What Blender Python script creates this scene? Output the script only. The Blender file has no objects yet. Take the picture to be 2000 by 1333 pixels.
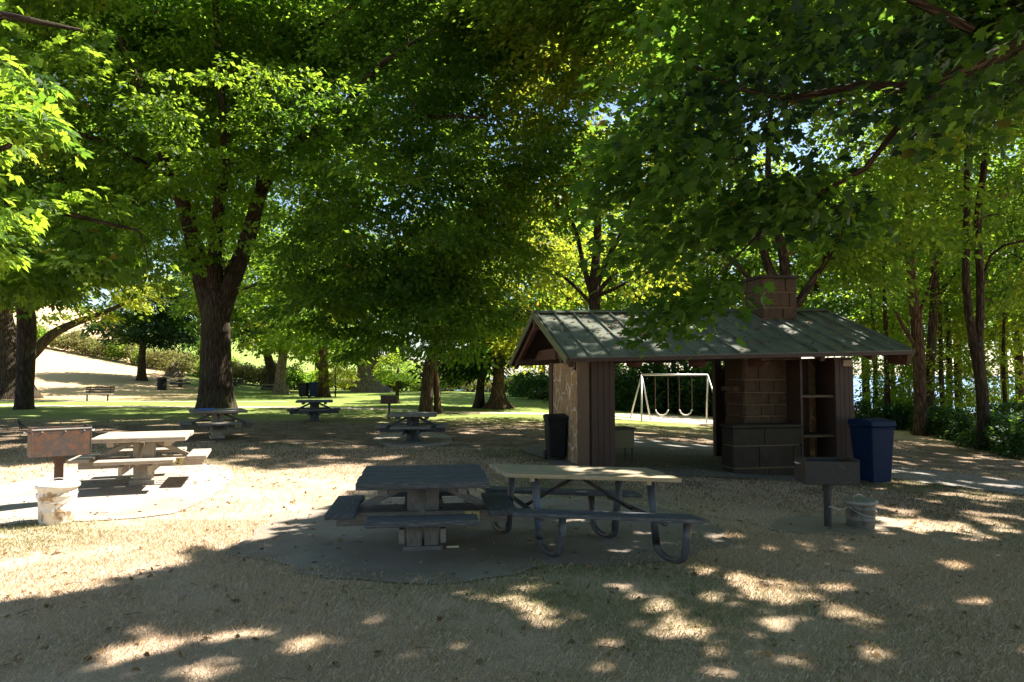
import bpy, math, random
import numpy as np
from mathutils import Vector, Matrix, noise as mnoise

sc = bpy.context.scene
R = math.radians
# ------------------------------------------------------------------ camera
CAMH = 1.8
PITCH = R(2.81)
F = 1333.3
cam_d = bpy.data.cameras.new('camera')
cam_d.lens = 24; cam_d.sensor_width = 36; cam_d.clip_end = 9000; cam_d.clip_start = 0.05
cam = bpy.data.objects.new('camera', cam_d)
sc.collection.objects.link(cam)
cam.location = (0, 0, CAMH)
cam.rotation_euler = (math.pi/2 + PITCH, 0, 0)
sc.camera = cam
# ------------------------------------------------------------------ light
S = Vector((0.57, 0.27, 0.78)).normalized()          # towards the sun
SKX, SKY_ = S.x/S.z, S.y/S.z
w = bpy.data.worlds.new("World"); sc.world = w; w.use_nodes = True
nt = w.node_tree; nt.nodes.clear()
so = nt.nodes.new('ShaderNodeOutputWorld'); bg = nt.nodes.new('ShaderNodeBackground')
st = nt.nodes.new('ShaderNodeTexSky'); st.sky_type = 'NISHITA'; st.sun_disc = False
st.sun_elevation = math.asin(S.z); st.sun_rotation = math.atan2(S.x, S.y)
st.air_density = 1.0; st.dust_density = 0.5; st.ozone_density = 1.0
bg.inputs[1].default_value = 0.064
nt.links.new(st.outputs[0], bg.inputs[0]); nt.links.new(bg.outputs[0], so.inputs[0])
ld = bpy.data.lights.new('sun', 'SUN'); ld.energy = 5.0; ld.angle = R(0.53); ld.color = (1, .93, .84)
lo = bpy.data.objects.new('sun', ld); sc.collection.objects.link(lo)
lo.rotation_euler = S.to_track_quat('Z', 'Y').to_euler()
sc.view_settings.view_transform = 'Standard'; sc.view_settings.look = 'None'
sc.view_settings.exposure = 1.92; sc.view_settings.gamma = 1
cy = sc.cycles
cy.max_bounces = 7; cy.diffuse_bounces = 4; cy.glossy_bounces = 2; cy.transmission_bounces = 3
cy.caustics_reflective = False; cy.caustics_refractive = False
cy.use_denoising = True; cy.sample_clamp_indirect = 6

# ------------------------------------------------------------------ helpers
def sstep(t):
    t = np.clip(t, 0, 1); return t*t*(3-2*t)
def splus(t, k):
    return np.logaddexp(0, t*k)/k
def gz(x, y):
    x = np.asarray(x, float); y = np.asarray(y, float)
    z = -1.1*(1-np.exp(-splus(x-2.5, 1.5)*0.09/1.1))
    z = z + 0.10*sstep((-x-3)/3)*sstep((y-7)/5)
    z = z + 0.16*splus(-x-27, .3)*sstep((y-40)/46)
    E = 72 + .3*np.maximum(-x, 0) - .62*np.maximum(x, 0)
    return z - 9*sstep((y-E)/14)*sstep((y+20)/30)
def gzf(x, y): return float(gz(x, y))
def ray(px, py):
    dx, dy = (px-1000)/F, (666.5-py)/F
    c, s = math.cos(PITCH), math.sin(PITCH)
    v = Vector((dx, c - dy*s, s + dy*c)); return v/v.y
def P(px, py, d):
    v = ray(px, py); return Vector((v.x*d, d, CAMH+v.z*d))
def G(px, py):
    v = ray(px, py); t = 2.0
    for i in range(6000):
        if CAMH+v.z*t <= gzf(v.x*t, t): break
        t *= 1.004
    return Vector((v.x*t, t, gzf(v.x*t, t)))
def at(px, d):
    x = (px-1000)/F*d; return Vector((x, d, gzf(x, d)))

def link(o, parent=None):
    sc.collection.objects.link(o)
    if parent is not None: o.parent = parent
    return o
def tag(o, label, cat, group=None, kind=None):
    if label: o['label'] = label
    if cat: o['category'] = cat
    if group: o['group'] = group
    if kind: o['kind'] = kind
    return o
def empty(name, loc, rz=0):
    o = bpy.data.objects.new(name, None); o.location = loc; o.rotation_euler = (0, 0, rz); o.empty_display_size = .2
    return link(o)
def copy_tree(o, loc=None, rz=None, scale=None, parent=None):
    c = o.copy(); link(c)
    if parent is not None:
        c.parent = parent; c.matrix_parent_inverse = o.matrix_parent_inverse.copy()
    if loc is not None: c.location = loc
    if rz is not None: c.rotation_euler = (0, 0, rz)
    if scale is not None: c.scale = scale
    for ch in list(o.children): copy_tree(ch, parent=c)
    return c

def np_mesh(name, V, Fc, k, mat, parent=None, smooth=False, attr=None, mats=None, midx=None):
    me = bpy.data.meshes.new(name)
    V = np.ascontiguousarray(V, dtype=np.float32).reshape(-1, 3); Fc = np.ascontiguousarray(Fc, dtype=np.int32).reshape(-1, k)
    me.vertices.add(len(V)); me.vertices.foreach_set('co', V.ravel())
    me.loops.add(Fc.size); me.loops.foreach_set('vertex_index', Fc.ravel())
    me.polygons.add(len(Fc))
    me.polygons.foreach_set('loop_start', np.arange(0, Fc.size, k, dtype=np.int32))
    me.polygons.foreach_set('loop_total', np.full(len(Fc), k, dtype=np.int32))
    if smooth: me.polygons.foreach_set('use_smooth', np.ones(len(Fc), dtype=bool))
    me.update(calc_edges=True)
    if attr is not None:
        a = me.attributes.new('tint', 'FLOAT', 'FACE'); a.data.foreach_set('value', np.ascontiguousarray(attr, dtype=np.float32))
    for m in (mats or [mat]): me.materials.append(m)
    if midx is not None: me.polygons.foreach_set('material_index', np.ascontiguousarray(midx, dtype=np.int32))
    o = bpy.data.objects.new(name, me); return link(o, parent)

class MB:
    """collects shapes into one mesh with uv running along each piece"""
    def __init__(s): s.v = []; s.f = []; s.uv = []; s.rnd = random.Random(7)
    def _add(s, vs, fs, uvs=None):
        b = len(s.v); s.v += [tuple(v) for v in vs]
        for i, f in enumerate(fs):
            s.f.append([b+j for j in f])
            s.uv.append(uvs[i] if uvs else [(0, 0)]*len(f))
        return s
    def box(s, c, size, rot=None, taper=1.0):
        c = Vector(c); h = Vector(size)/2
        q = [(-1,-1,-1),(1,-1,-1),(1,1,-1),(-1,1,-1),(-1,-1,1),(1,-1,1),(1,1,1),(-1,1,1)]
        loc = [Vector((a*h.x*(taper if k < 0 else 1), b*h.y*(taper if k < 0 else 1), k*h.z)) for a, b, k in q]
        M = rot or Matrix.Identity(3)
        fs = [(0,3,2,1),(4,5,6,7),(0,1,5,4),(1,2,6,5),(2,3,7,6),(3,0,4,7)]
        ax = max(range(3), key=lambda i: h[i]); o1, o2 = [i for i in range(3) if i != ax]
        ou, ov = s.rnd.random()*9, s.rnd.random()*9
        uvs = [[(loc[j][ax]+ou, loc[j][o1]*1.0+loc[j][o2]*1.0+ov) for j in f] for f in fs]
        return s._add([c + M @ v for v in loc], fs, uvs)
    def beam(s, p0, p1, wd, ht, up=(0, 0, 1)):
        p0, p1 = Vector(p0), Vector(p1); d = p1-p0; L = d.length; x = d.normalized()
        y = Vector(up).cross(x)
        if y.length < 1e-3: y = Vector((0, 1, 0)).cross(x)
        y.normalize(); z = x.cross(y)
        M = Matrix((x, y, z)).transposed()
        return s.box((p0+p1)/2, (L, wd, ht), M)
    def tube(s, pts, rad, n=8, cap=True, rough=0):
        pts = [Vector(p) for p in pts]
        if not hasattr(rad, '__len__'): rad = [rad]*len(pts)
        vs = []; fs = []; uvs = []
        prev = None; run = 0
        ou = s.rnd.random()*9
        rl = []
        for i, p in enumerate(pts):
            t = (pts[min(i+1, len(pts)-1)]-pts[max(i-1, 0)]).normalized()
            if prev is None:
                a = Vector((1, 0, 0)) if abs(t.x) < .9 else Vector((0, 1, 0))
                x = (a - t*a.dot(t)).normalized()
            else: x = (prev - t*prev.dot(t)).normalized()
            prev = x; y = t.cross(x)
            if i: run += (p-pts[i-1]).length
            rl.append(run)
            for k in range(n):
                an = 2*math.pi*k/n; r = rad[i]
                if rough:
                    nz = mnoise.noise(Vector((math.cos(an)*1.7, math.sin(an)*1.7, run*.35))+pts[0]) + .5*mnoise.noise(Vector((math.cos(an)*4, math.sin(an)*4, run*.8))+pts[0])
                    r *= 1 + rough*nz
                vs.append(p + x*(r*math.cos(an)) + y*(r*math.sin(an)))
        for i in range(len(pts)-1):
            for k in range(n):
                k2 = (k+1) % n
                fs.append((i*n+k, i*n+k2, (i+1)*n+k2, (i+1)*n+k))
                c0, c1 = k/n*2*math.pi*rad[i], (k+1)/n*2*math.pi*rad[i]
                uvs.append([(rl[i]+ou, c0), (rl[i]+ou, c1), (rl[i+1]+ou, c1), (rl[i+1]+ou, c0)])
        if cap:
            fs.append(tuple(range(n))[::-1]); uvs.append([(0, 0)]*n)
            m = (len(pts)-1)*n; fs.append(tuple(range(m, m+n))); uvs.append([(0, 0)]*n)
        return s._add(vs, fs, uvs)
    def lathe(s, c, prof, n=24, cap=True):
        c = Vector(c); vs = []; fs = []
        for r, z in prof:
            for k in range(n):
                a = 2*math.pi*k/n; vs.append(c+Vector((r*math.cos(a), r*math.sin(a), z)))
        for i in range(len(prof)-1):
            for k in range(n):
                k2 = (k+1) % n; fs.append((i*n+k, i*n+k2, (i+1)*n+k2, (i+1)*n+k))
        if cap:
            fs.append(tuple(range(n))[::-1]); m = (len(prof)-1)*n; fs.append(tuple(range(m, m+n)))
        uvs = [[(vs[j].z, vs[j].x+vs[j].y) for j in f] for f in fs]
        return s._add(vs, fs, uvs)
    def quadprism(s, pts, n):
        """polygon pts extruded along vector n"""
        pts = [Vector(p) for p in pts]; n = Vector(n); k = len(pts)
        vs = pts + [p+n for p in pts]
        fs = [tuple(range(k))[::-1], tuple(range(k, 2*k))] + [(i, (i+1) % k, k+(i+1) % k, k+i) for i in range(k)]
        uvs = [[(vs[j].x+vs[j].z*.3, vs[j].y+vs[j].z) for j in f] for f in fs]
        return s._add(vs, fs, uvs)
    def build(s, name, mat, parent=None, bevel=0, smooth=False):
        me = bpy.data.meshes.new(name); me.from_pydata(s.v, [], s.f)
        uv = me.uv_layers.new(name='uv'); flat = [c for f in s.uv for q in f for c in q]
        uv.data.foreach_set('uv', flat)
        me.materials.append(mat)
        if smooth: me.polygons.foreach_set('use_smooth', [True]*len(me.polygons))
        o = bpy.data.objects.new(name, me); link(o, parent)
        if bevel:
            b = o.modifiers.new('bevel', 'BEVEL'); b.width = bevel; b.segments = 2; b.limit_method = 'ANGLE'
        return o

# ------------------------------------------------------------------ materials
def mat_base(name):
    m = bpy.data.materials.new(name); m.use_nodes = True; t = m.node_tree; t.nodes.clear()
    o = t.nodes.new('ShaderNodeOutputMaterial'); p = t.nodes.new('ShaderNodeBsdfPrincipled')
    t.links.new(p.outputs[0], o.inputs[0]); return m, t, p, o
def nd(t, typ, **kw):
    n = t.nodes.new(typ)
    for k, v in kw.items():
        if k.startswith('i_'):
            key = k[2:]; key = int(key) if key.isdigit() else key.replace('_', ' ')
            n.inputs[key].default_value = v
        else: setattr(n, k, v)
    return n
def noise(t, vec, scale, detail=4, rough=.6, mapscale=None):
    if mapscale is not None:
        mp = nd(t, 'ShaderNodeMapping'); mp.inputs['Scale'].default_value = mapscale
        t.links.new(vec, mp.inputs[0]); vec = mp.outputs[0]
    n = nd(t, 'ShaderNodeTexNoise', i_Scale=scale, i_Detail=detail, i_Roughness=rough)
    t.links.new(vec, n.inputs['Vector']); return n.outputs['Fac']
def ramp(t, fac, stops):
    r = nd(t, 'ShaderNodeValToRGB'); e = r.color_ramp.elements
    while len(e) < len(stops): e.new(.5)
    for i, (p, c) in enumerate(stops):
        e[i].position = p; e[i].color = tuple(c)+(1,) if len(c) == 3 else c
    t.links.new(fac, r.inputs[0]); return r.outputs[0]
def mix(t, fac, a, b, mode='MIX'):
    n = nd(t, 'ShaderNodeMix', data_type='RGBA', blend_type=mode)
    for sock, v in ((n.inputs[0], fac), (n.inputs[6], a), (n.inputs[7], b)):
        if isinstance(v, (int, float)): sock.default_value = v
        elif isinstance(v, tuple): sock.default_value = v+(1,) if len(v) == 3 else v
        else: t.links.new(v, sock)
    return n.outputs[2]
def math_(t, op, a, b=0.0, c=None):
    n = nd(t, 'ShaderNodeMath', operation=op)
    for i, v in enumerate((a, b) if c is None else (a, b, c)):
        if isinstance(v, (int, float)): n.inputs[i].default_value = v
        else: t.links.new(v, n.inputs[i])
    return n.outputs[0]
def smoothr(t, v, a, b):
    n = nd(t, 'ShaderNodeMapRange', interpolation_type='SMOOTHSTEP'); n.inputs[1].default_value = a; n.inputs[2].default_value = b
    t.links.new(v, n.inputs[0]); return n.outputs[0]
def bump(t, p, h, strength, dist=.02):
    b = nd(t, 'ShaderNodeBump'); b.inputs['Strength'].default_value = strength; b.inputs['Distance'].default_value = dist
    t.links.new(h, b.inputs['Height']); t.links.new(b.outputs[0], p.inputs['Normal'])
def coord(t, which='Object'):
    return nd(t, 'ShaderNodeTexCoord').outputs[which]

def wood(name, c0, c1, c2, rough=.8, scale=1.0, peel=None):
    m, t, p, o = mat_base(name); v = coord(t, 'UV')
    g = noise(t, v, 6*scale, 6, .65, (1.2, 14, 1))
    big = noise(t, v, 1.3, 3, .5, (1, 3, 1))
    col = ramp(t, g, [(.3, c0), (.52, c1), (.75, c2)])
    col = mix(t, math_(t, 'MULTIPLY', big, .5), col, c0)
    crack = ramp(t, noise(t, v, 9*scale, 3, .5, (.8, 22, 1)), [(.30, (1, 1, 1)), (.38, (0, 0, 0))])
    col = mix(t, math_(t, 'MULTIPLY', crack, .75), col, tuple(x*.25 for x in c0))
    if peel:
        pf = ramp(t, noise(t, v, 5, 6, .7, (1, 3, 1)), [(.62, (0, 0, 0)), (.66, (1, 1, 1))])
        col = mix(t, pf, col, peel)
    t.links.new(col, p.inputs['Base Color']); p.inputs['Roughness'].default_value = rough
    bump(t, p, g, .6, .006); return m
def simple(name, c, rough=.6, metal=0, var=.25, scale=8, bmp=.2, spec=.4):
    m, t, p, o = mat_base(name); v = coord(t)
    n = noise(t, v, scale, 6, .65)
    col = ramp(t, n, [(.25, tuple(x*(1-var) for x in c)), (.75, tuple(min(1, x*(1+var)) for x in c))])
    t.links.new(col, p.inputs['Base Color']); p.inputs['Roughness'].default_value = rough; p.inputs['Metallic'].default_value = metal
    p.inputs['Specular IOR Level'].default_value = spec
    if bmp: bump(t, p, n, bmp, .01)
    return m
def rusty(name, c, rust, amount=.5, rough=.6, zfade=None):
    m, t, p, o = mat_base(name); v = coord(t)
    n = noise(t, v, 3.5, 8, .7); n2 = noise(t, v, 14, 6, .7)
    f = smoothr(t, math_(t, 'ADD', math_(t, 'MULTIPLY', n, .7), math_(t, 'MULTIPLY', n2, .3)), .62-amount*.3, .72-amount*.3)
    col = mix(t, f, ramp(t, n2, [(.3, tuple(x*.7 for x in c)), (.7, c)]), ramp(t, n2, [(.3, tuple(x*.55 for x in rust)), (.7, rust)]))
    t.links.new(col, p.inputs['Base Color']); p.inputs['Roughness'].default_value = rough
    p.inputs['Metallic'].default_value = .25; bump(t, p, n2, .35, .004); return m
def leafmat(name, a, b, trans, tw=.42, rough=.42):
    m, t, p, o = mat_base(name)
    at_ = nd(t, 'ShaderNodeAttribute', attribute_name='tint').outputs['Fac']
    col = mix(t, at_, a, b)
    tc = mix(t, at_, tuple(x*.75 for x in trans), trans)
    old = ramp(t, at_, [(.994, (0, 0, 0)), (.998, (1, 1, 1))])
    col = mix(t, old, col, (.22, .12, .03)); tc = mix(t, old, tc, (.5, .28, .05))
    t.links.new(col, p.inputs['Base Color']); p.inputs['Roughness'].default_value = rough+.08; p.inputs['Specular IOR Level'].default_value = .16
    tr = nd(t, 'ShaderNodeBsdfTranslucent'); t.links.new(tc, tr.inputs[0])
    mx = nd(t, 'ShaderNodeMixShader'); mx.inputs[0].default_value = tw
    t.links.new(p.outputs[0], mx.inputs[1]); t.links.new(tr.outputs[0], mx.inputs[2]); t.links.new(mx.outputs[0], o.inputs[0])
    return m
def barkmat(name, c0, c1, c2, moss=0):
    m, t, p, o = mat_base(name); v = coord(t, 'UV')
    g = noise(t, v, 5, 8, .7, (.45, 2.2, 1)); big = noise(t, v, .9, 3, .5)
    vo = nd(t, 'ShaderNodeTexVoronoi', feature='DISTANCE_TO_EDGE', i_Scale=7.0)
    mp = nd(t, 'ShaderNodeMapping'); mp.inputs['Scale'].default_value = (.22, 1.7, 1)
    dv = nd(t, 'ShaderNodeVectorMath', operation='MULTIPLY_ADD'); wn = nd(t, 'ShaderNodeTexNoise', i_Scale=3.0); t.links.new(v, wn.inputs['Vector']); t.links.new(wn.outputs['Color'], dv.inputs[0]); dv.inputs[1].default_value = (.3, .12, 0); t.links.new(v, dv.inputs[2])
    t.links.new(dv.outputs[0], mp.inputs[0]); t.links.new(mp.outputs[0], vo.inputs['Vector'])
    ed = smoothr(t, vo.outputs[0], 0.0, .22)
    col = ramp(t, g, [(.3, c0), (.5, c1), (.72, c2)])
    col = mix(t, math_(t, 'SUBTRACT', 1.0, ed), col, c0)
    if moss: col = mix(t, math_(t, 'MULTIPLY', smoothr(t, big, .5, .65), moss), col, (.07, .08, .03))
    t.links.new(col, p.inputs['Base Color']); p.inputs['Roughness'].default_value = .95; p.inputs['Specular IOR Level'].default_value = .15
    bump(t, p, math_(t, 'ADD', math_(t, 'MULTIPLY', ed, .7), g), 1.0, .05); return m

M = {}
M['bark'] = barkmat('dark_bark', (.028, .02, .015), (.075, .053, .038), (.14, .10, .07), .35)
M['bark_red'] = barkmat('brown_bark', (.045, .028, .018), (.13, .08, .05), (.22, .14, .09), .2)
M['bark_pale'] = barkmat('pale_bark', (.10, .08, .06), (.26, .21, .16), (.42, .36, .29), .1)
M['leaf_dark'] = leafmat('leaf_dark', (.020, .050, .012), (.042, .088, .020), (.26, .50, .04), .43)
M['leaf_mid'] = leafmat('leaf_mid', (.028, .064, .012), (.062, .118, .021), (.48, .72, .05), .47)
M['leaf_yellow'] = leafmat('leaf_yellow', (.05, .086, .013), (.11, .13, .02), (.64, .70, .055), .48)
M['leaf_blue'] = leafmat('leaf_blue', (.012, .036, .018), (.026, .060, .030), (.07, .18, .04), .3)
M['leaf_hedge'] = leafmat('leaf_hedge', (.10, .12, .03), (.26, .22, .09), (.4, .4, .1), .3, .6)
M['wood_grey'] = wood('weathered_wood', (.085, .08, .075), (.20, .185, .165), (.34, .315, .28))
M['wood_dark'] = wood('dark_weathered_wood', (.03, .033, .038), (.09, .096, .108), (.30, .31, .33))
M['wood_pale'] = wood('pale_bleached_wood', (.20, .165, .12), (.42, .35, .27), (.58, .50, .41))
M['wood_fresh'] = wood('straw_coloured_wood', (.26, .205, .125), (.42, .34, .215), (.56, .47, .32), peel=(.33, .36, .31))
M['wood_brown'] = wood('brown_painted_wood', (.026, .013, .008), (.045, .022, .013), (.07, .036, .022), rough=.65)
M['wood_brown_worn'] = wood('worn_brown_wood', (.06, .04, .026), (.105, .07, .045), (.15, .105, .068), peel=(.24, .21, .18))
M['wood_red'] = wood('red_brown_timber', (.05, .02, .012), (.085, .036, .02), (.12, .055, .032))
M['roof'] = simple('green_roof_metal', (.12, .135, .10), .45, 0, .45, 3, .12, .5)
M['roof_trim'] = simple('green_trim_metal', (.08, .10, .055), .5, 0, .2, 5, .1)
M['grill'] = rusty('charred_grill_steel', (.085, .068, .06), (.15, .075, .045), .55, .5)
M['grill_dark'] = rusty('sooty_grill_steel', (.035, .035, .037), (.12, .05, .03), .25, .6)
M['rust'] = rusty('rusty_post_steel', (.12, .08, .06), (.13, .08, .055), .9, .8)
M['galv'] = rusty('galvanised_steel', (.55, .54, .52), (.45, .36, .26), .25, .45)
M['tube'] = rusty('scuffed_steel_tube', (.09, .10, .115), (.18, .13, .08), .35, .45)
M['bluepaint'] = rusty('flaking_blue_paint', (.10, .19, .30), (.19, .20, .21), .62, .5)
M['whitepaint'] = simple('white_paint', (.62, .60, .55), .5, 0, .2, 10, .15)
M['bin_blue'] = simple('blue_plastic', (.006, .018, .055), .6, 0, .3, 5, .06, .15)
M['bin_lid'] = simple('blue_lid_plastic', (.007, .02, .06), .6, 0, .3, 5, .06, .15)
M['bin_black'] = simple('black_plastic', (.012, .013, .014), .6, 0, .3, 5, .06, .2)
M['plaque'] = simple('faded_yellow_plaque', (.50, .42, .20), .7, 0, .25, 20, .1)
M['ink'] = simple('dark_ink', (.03, .03, .025), .8, 0, .1, 8, 0)
M['paper'] = simple('yellowed_card', (.65, .56, .36), .8, 0, .1, 20, .1)
M['blueplastic'] = simple('bright_blue_plastic', (.05, .16, .5), .5, 0, .1, 8, 0)
M['crow'] = simple('black_feathers', (.012, .012, .016), .45, 0, .3, 30, .2)
M['olive'] = simple('olive_enamel', (.12, .115, .06), .6, 0, .15, 6, .1)
M['rubber'] = simple('black_rubber', (.02, .02, .02), .8, 0, .2, 8, 0)
M['concrete_post'] = simple('aged_concrete', (.34, .30, .24), .9, 0, .3, 7, .5)

def stone_rubble():
    m, t, p, o = mat_base('flagstone_wall'); v = coord(t)
    mp = nd(t, 'ShaderNodeMapping'); mp.inputs['Scale'].default_value = (1, 1, .8); t.links.new(v, mp.inputs[0])
    wn = nd(t, 'ShaderNodeTexNoise', i_Scale=3.0); t.links.new(v, wn.inputs['Vector'])
    vv = nd(t, 'ShaderNodeVectorMath', operation='MULTIPLY_ADD'); t.links.new(wn.outputs['Color'], vv.inputs[0]); vv.inputs[1].default_value = (.28, .28, .28); t.links.new(mp.outputs[0], vv.inputs[2])
    vo = nd(t, 'ShaderNodeTexVoronoi', feature='DISTANCE_TO_EDGE', i_Scale=3.2); t.links.new(vv.outputs[0], vo.inputs['Vector'])
    vc = nd(t, 'ShaderNodeTexVoronoi', i_Scale=3.2); t.links.new(vv.outputs[0], vc.inputs['Vector'])
    n = noise(t, v, 12, 8, .7); miss = smoothr(t, noise(t, v, 2.2, 3, .5), .42, .5)
    stone = ramp(t, n, [(.3, (.20, .12, .055)), (.55, (.36, .235, .115)), (.75, (.47, .33, .18))])
    bw = nd(t, 'ShaderNodeRGBToBW'); t.links.new(vc.outputs['Color'], bw.inputs[0])
    stone = mix(t, math_(t, 'MULTIPLY', bw.outputs[0], .55), stone, (.15, .11, .07))
    mort = math_(t, 'MULTIPLY', math_(t, 'SUBTRACT', 1.0, smoothr(t, vo.outputs[0], .025, .045)), miss)
    col = mix(t, mort, stone, (.58, .52, .40))
    t.links.new(col, p.inputs['Base Color']); p.inputs['Roughness'].default_value = .9
    bump(t, p, math_(t, 'ADD', math_(t, 'MULTIPLY', mort, 1.0), math_(t, 'MULTIPLY', n, .6)), 1.0, .025); return m
M['stone'] = stone_rubble()
M['block'] = simple('brown_stone_block', (.065, .043, .026), .9, 0, .45, 9, .8)
M['block_dark'] = simple('soot_dark_stone', (.035, .028, .02), .9, 0, .35, 5, .8)
M['mortar'] = simple('pale_mortar', (.17, .13, .08), .95, 0, .2, 14, .4)

def groundmat():
    m, t, p, o = mat_base('park_ground'); v = coord(t)
    sx = nd(t, 'ShaderNodeSeparateXYZ'); t.links.new(v, sx.inputs[0]); X, Y = sx.outputs[0], sx.outputs[1]
    big = noise(t, v, .22, 4, .55); med = noise(t, v, 1.4, 6, .65); fine = noise(t, v, 38, 8, .75)
    streak = noise(t, v, 90, 3, .6)
    ff = math_(t, 'ADD', math_(t, 'MULTIPLY', fine, .6), math_(t, 'MULTIPLY', streak, .4))
    dry = ramp(t, ff, [(.28, (.22, .14, .085)), (.48, (.50, .37, .255)), (.7, (.74, .60, .46))])
    dry = mix(t, math_(t, 'MULTIPLY', smoothr(t, med, .45, .7), .45), dry, (.24, .21, .10))
    shade_dirt = ramp(t, ff, [(.3, (.10, .07, .045)), (.7, (.17, .122, .08))])
    green = ramp(t, ff, [(.3, (.08, .15, .02)), (.52, (.19, .30, .04)), (.75, (.32, .42, .08))])
    tan = ramp(t, ff, [(.3, (.40, .275, .14)), (.7, (.62, .455, .26))])
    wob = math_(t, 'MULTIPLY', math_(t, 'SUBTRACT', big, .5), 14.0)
    worn = math_(t, 'MULTIPLY', smoothr(t, noise(t, v, .55, 5, .6), .50, .66), .75)
    dry = mix(t, worn, dry, ramp(t, ff, [(.3, (.28, .20, .14)), (.7, (.52, .41, .31))]))
    # bare earth belt under the trees, darkened in colour to deepen the shade
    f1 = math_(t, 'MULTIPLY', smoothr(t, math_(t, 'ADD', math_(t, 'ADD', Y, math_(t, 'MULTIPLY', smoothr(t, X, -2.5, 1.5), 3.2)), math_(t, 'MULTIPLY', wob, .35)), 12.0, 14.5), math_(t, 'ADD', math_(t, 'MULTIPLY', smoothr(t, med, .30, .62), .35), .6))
    col = mix(t, f1, dry, shade_dirt)
    yy = math_(t, 'ADD', Y, math_(t, 'MULTIPLY', wob, .5))
    gf = smoothr(t, yy, 22.0, 30.0)
    # right-hand side stays dry, the bank on the left is tan
    gr = math_(t, 'SUBTRACT', 1.0, smoothr(t, math_(t, 'ADD', X, wob), 4.0, 12.0))
    bank = math_(t, 'ADD', math_(t, 'MULTIPLY', X, -1.0), math_(t, 'MULTIPLY', Y, -.55))
    bk = math_(t, 'SUBTRACT', 1.0, math_(t, 'MULTIPLY', smoothr(t, math_(t, 'ADD', bank, math_(t, 'MULTIPLY', wob, .45)), -7.5, -2.5), smoothr(t, Y, 40.0, 50.0)))
    g = math_(t, 'MULTIPLY', math_(t, 'MULTIPLY', gf, gr), bk)
    g2 = math_(t, 'MULTIPLY', g, ramp(t, math_(t, 'ADD', med, math_(t, 'MULTIPLY', big, .3)), [(.42, (1, 1, 1)), (.85, (.35, .35, .35))]))
    col = mix(t, math_(t, 'MULTIPLY', gf, math_(t, 'SUBTRACT', 1.0, g)), col, tan)
    col = mix(t, g2, col, green)
    t.links.new(col, p.inputs['Base Color']); p.inputs['Roughness'].default_value = .95; p.inputs['Specular IOR Level'].default_value = .1
    bump(t, p, math_(t, 'ADD', ff, math_(t, 'MULTIPLY', med, .8)), .7, .03); return m
M['ground'] = groundmat()
def padmat(name, c, dark, stain=.5, leafy=True):
    m, t, p, o = mat_base(name); v = coord(t)
    n = noise(t, v, 55, 8, .75); s_ = noise(t, v, .9, 5, .6); s2 = noise(t, v, 4, 5, .7)
    col = ramp(t, n, [(.3, tuple(x*.8 for x in c)), (.7, c)])
    col = mix(t, math_(t, 'MULTIPLY', smoothr(t, s_, .42, .7), stain), col, dark)
    col = mix(t, math_(t, 'MULTIPLY', smoothr(t, s2, .55, .75), stain*.6), col, dark)
    t.links.new(col, p.inputs['Base Color']); p.inputs['Roughness'].default_value = .9; bump(t, p, n, .3, .004); return m
M['pad'] = padmat('pale_concrete', (.36, .315, .265), (.26, .205, .155), .8)
M['pad_dark'] = padmat('old_grey_concrete', (.30, .25, .20), (.19, .145, .105), .95)
M['dirtpad'] = padmat('packed_dirt', (.34, .27, .185), (.22, .17, .11), .8)
M['floor_dark'] = padmat('worn_dark_floor', (.16, .145, .12), (.09, .08, .065), .8)
M['asphalt'] = padmat('dusty_asphalt', (.22, .20, .175), (.12, .11, .09), .5)
M['sand'] = padmat('sandy_path', (.52, .43, .31), (.36, .28, .19), .5)
def watermat():
    m, t, p, o = mat_base('sea_water'); v = coord(t)
    p.inputs['Base Color'].default_value = (.06, .16, .30, 1); p.inputs['Roughness'].default_value = .22
    p.inputs['Specular IOR Level'].default_value = .5
    bump(t, p, noise(t, v, .5, 5, .6), .5, .3); return m
M['water'] = watermat()

# ------------------------------------------------------------------ ground, water, pads
def axis(lo, hi, flo, fhi, fine, grow):
    a = list(np.arange(flo, fhi+1e-6, fine)); s_ = fine; x = fhi
    while x < hi: s_ *= grow; x += s_; a.append(x)
    s_ = fine; x = flo; b = []
    while x > lo: s_ *= grow; x -= s_; b.append(x)
    return np.array(b[::-1]+a)
gx = axis(-2500, 2500, -14, 16, .3, 1.06); gy = axis(-300, 4000, 2, 24, .3, 1.05)
XX, YY = np.meshgrid(gx, gy); ZZ = gz(XX, YY)
nx, ny = len(gx), len(gy)
ii = (np.arange(ny-1)[:, None]*nx + np.arange(nx-1)[None, :]).ravel()
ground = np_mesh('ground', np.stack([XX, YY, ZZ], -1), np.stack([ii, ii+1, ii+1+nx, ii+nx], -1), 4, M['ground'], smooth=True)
tag(ground, None, None, kind='structure')
wt = MB(); wt.box((0, 1500, -6.5), (9000, 9000, 1)); wo = wt.build('water', M['water']); tag(wo, None, None, kind='structure')

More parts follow.
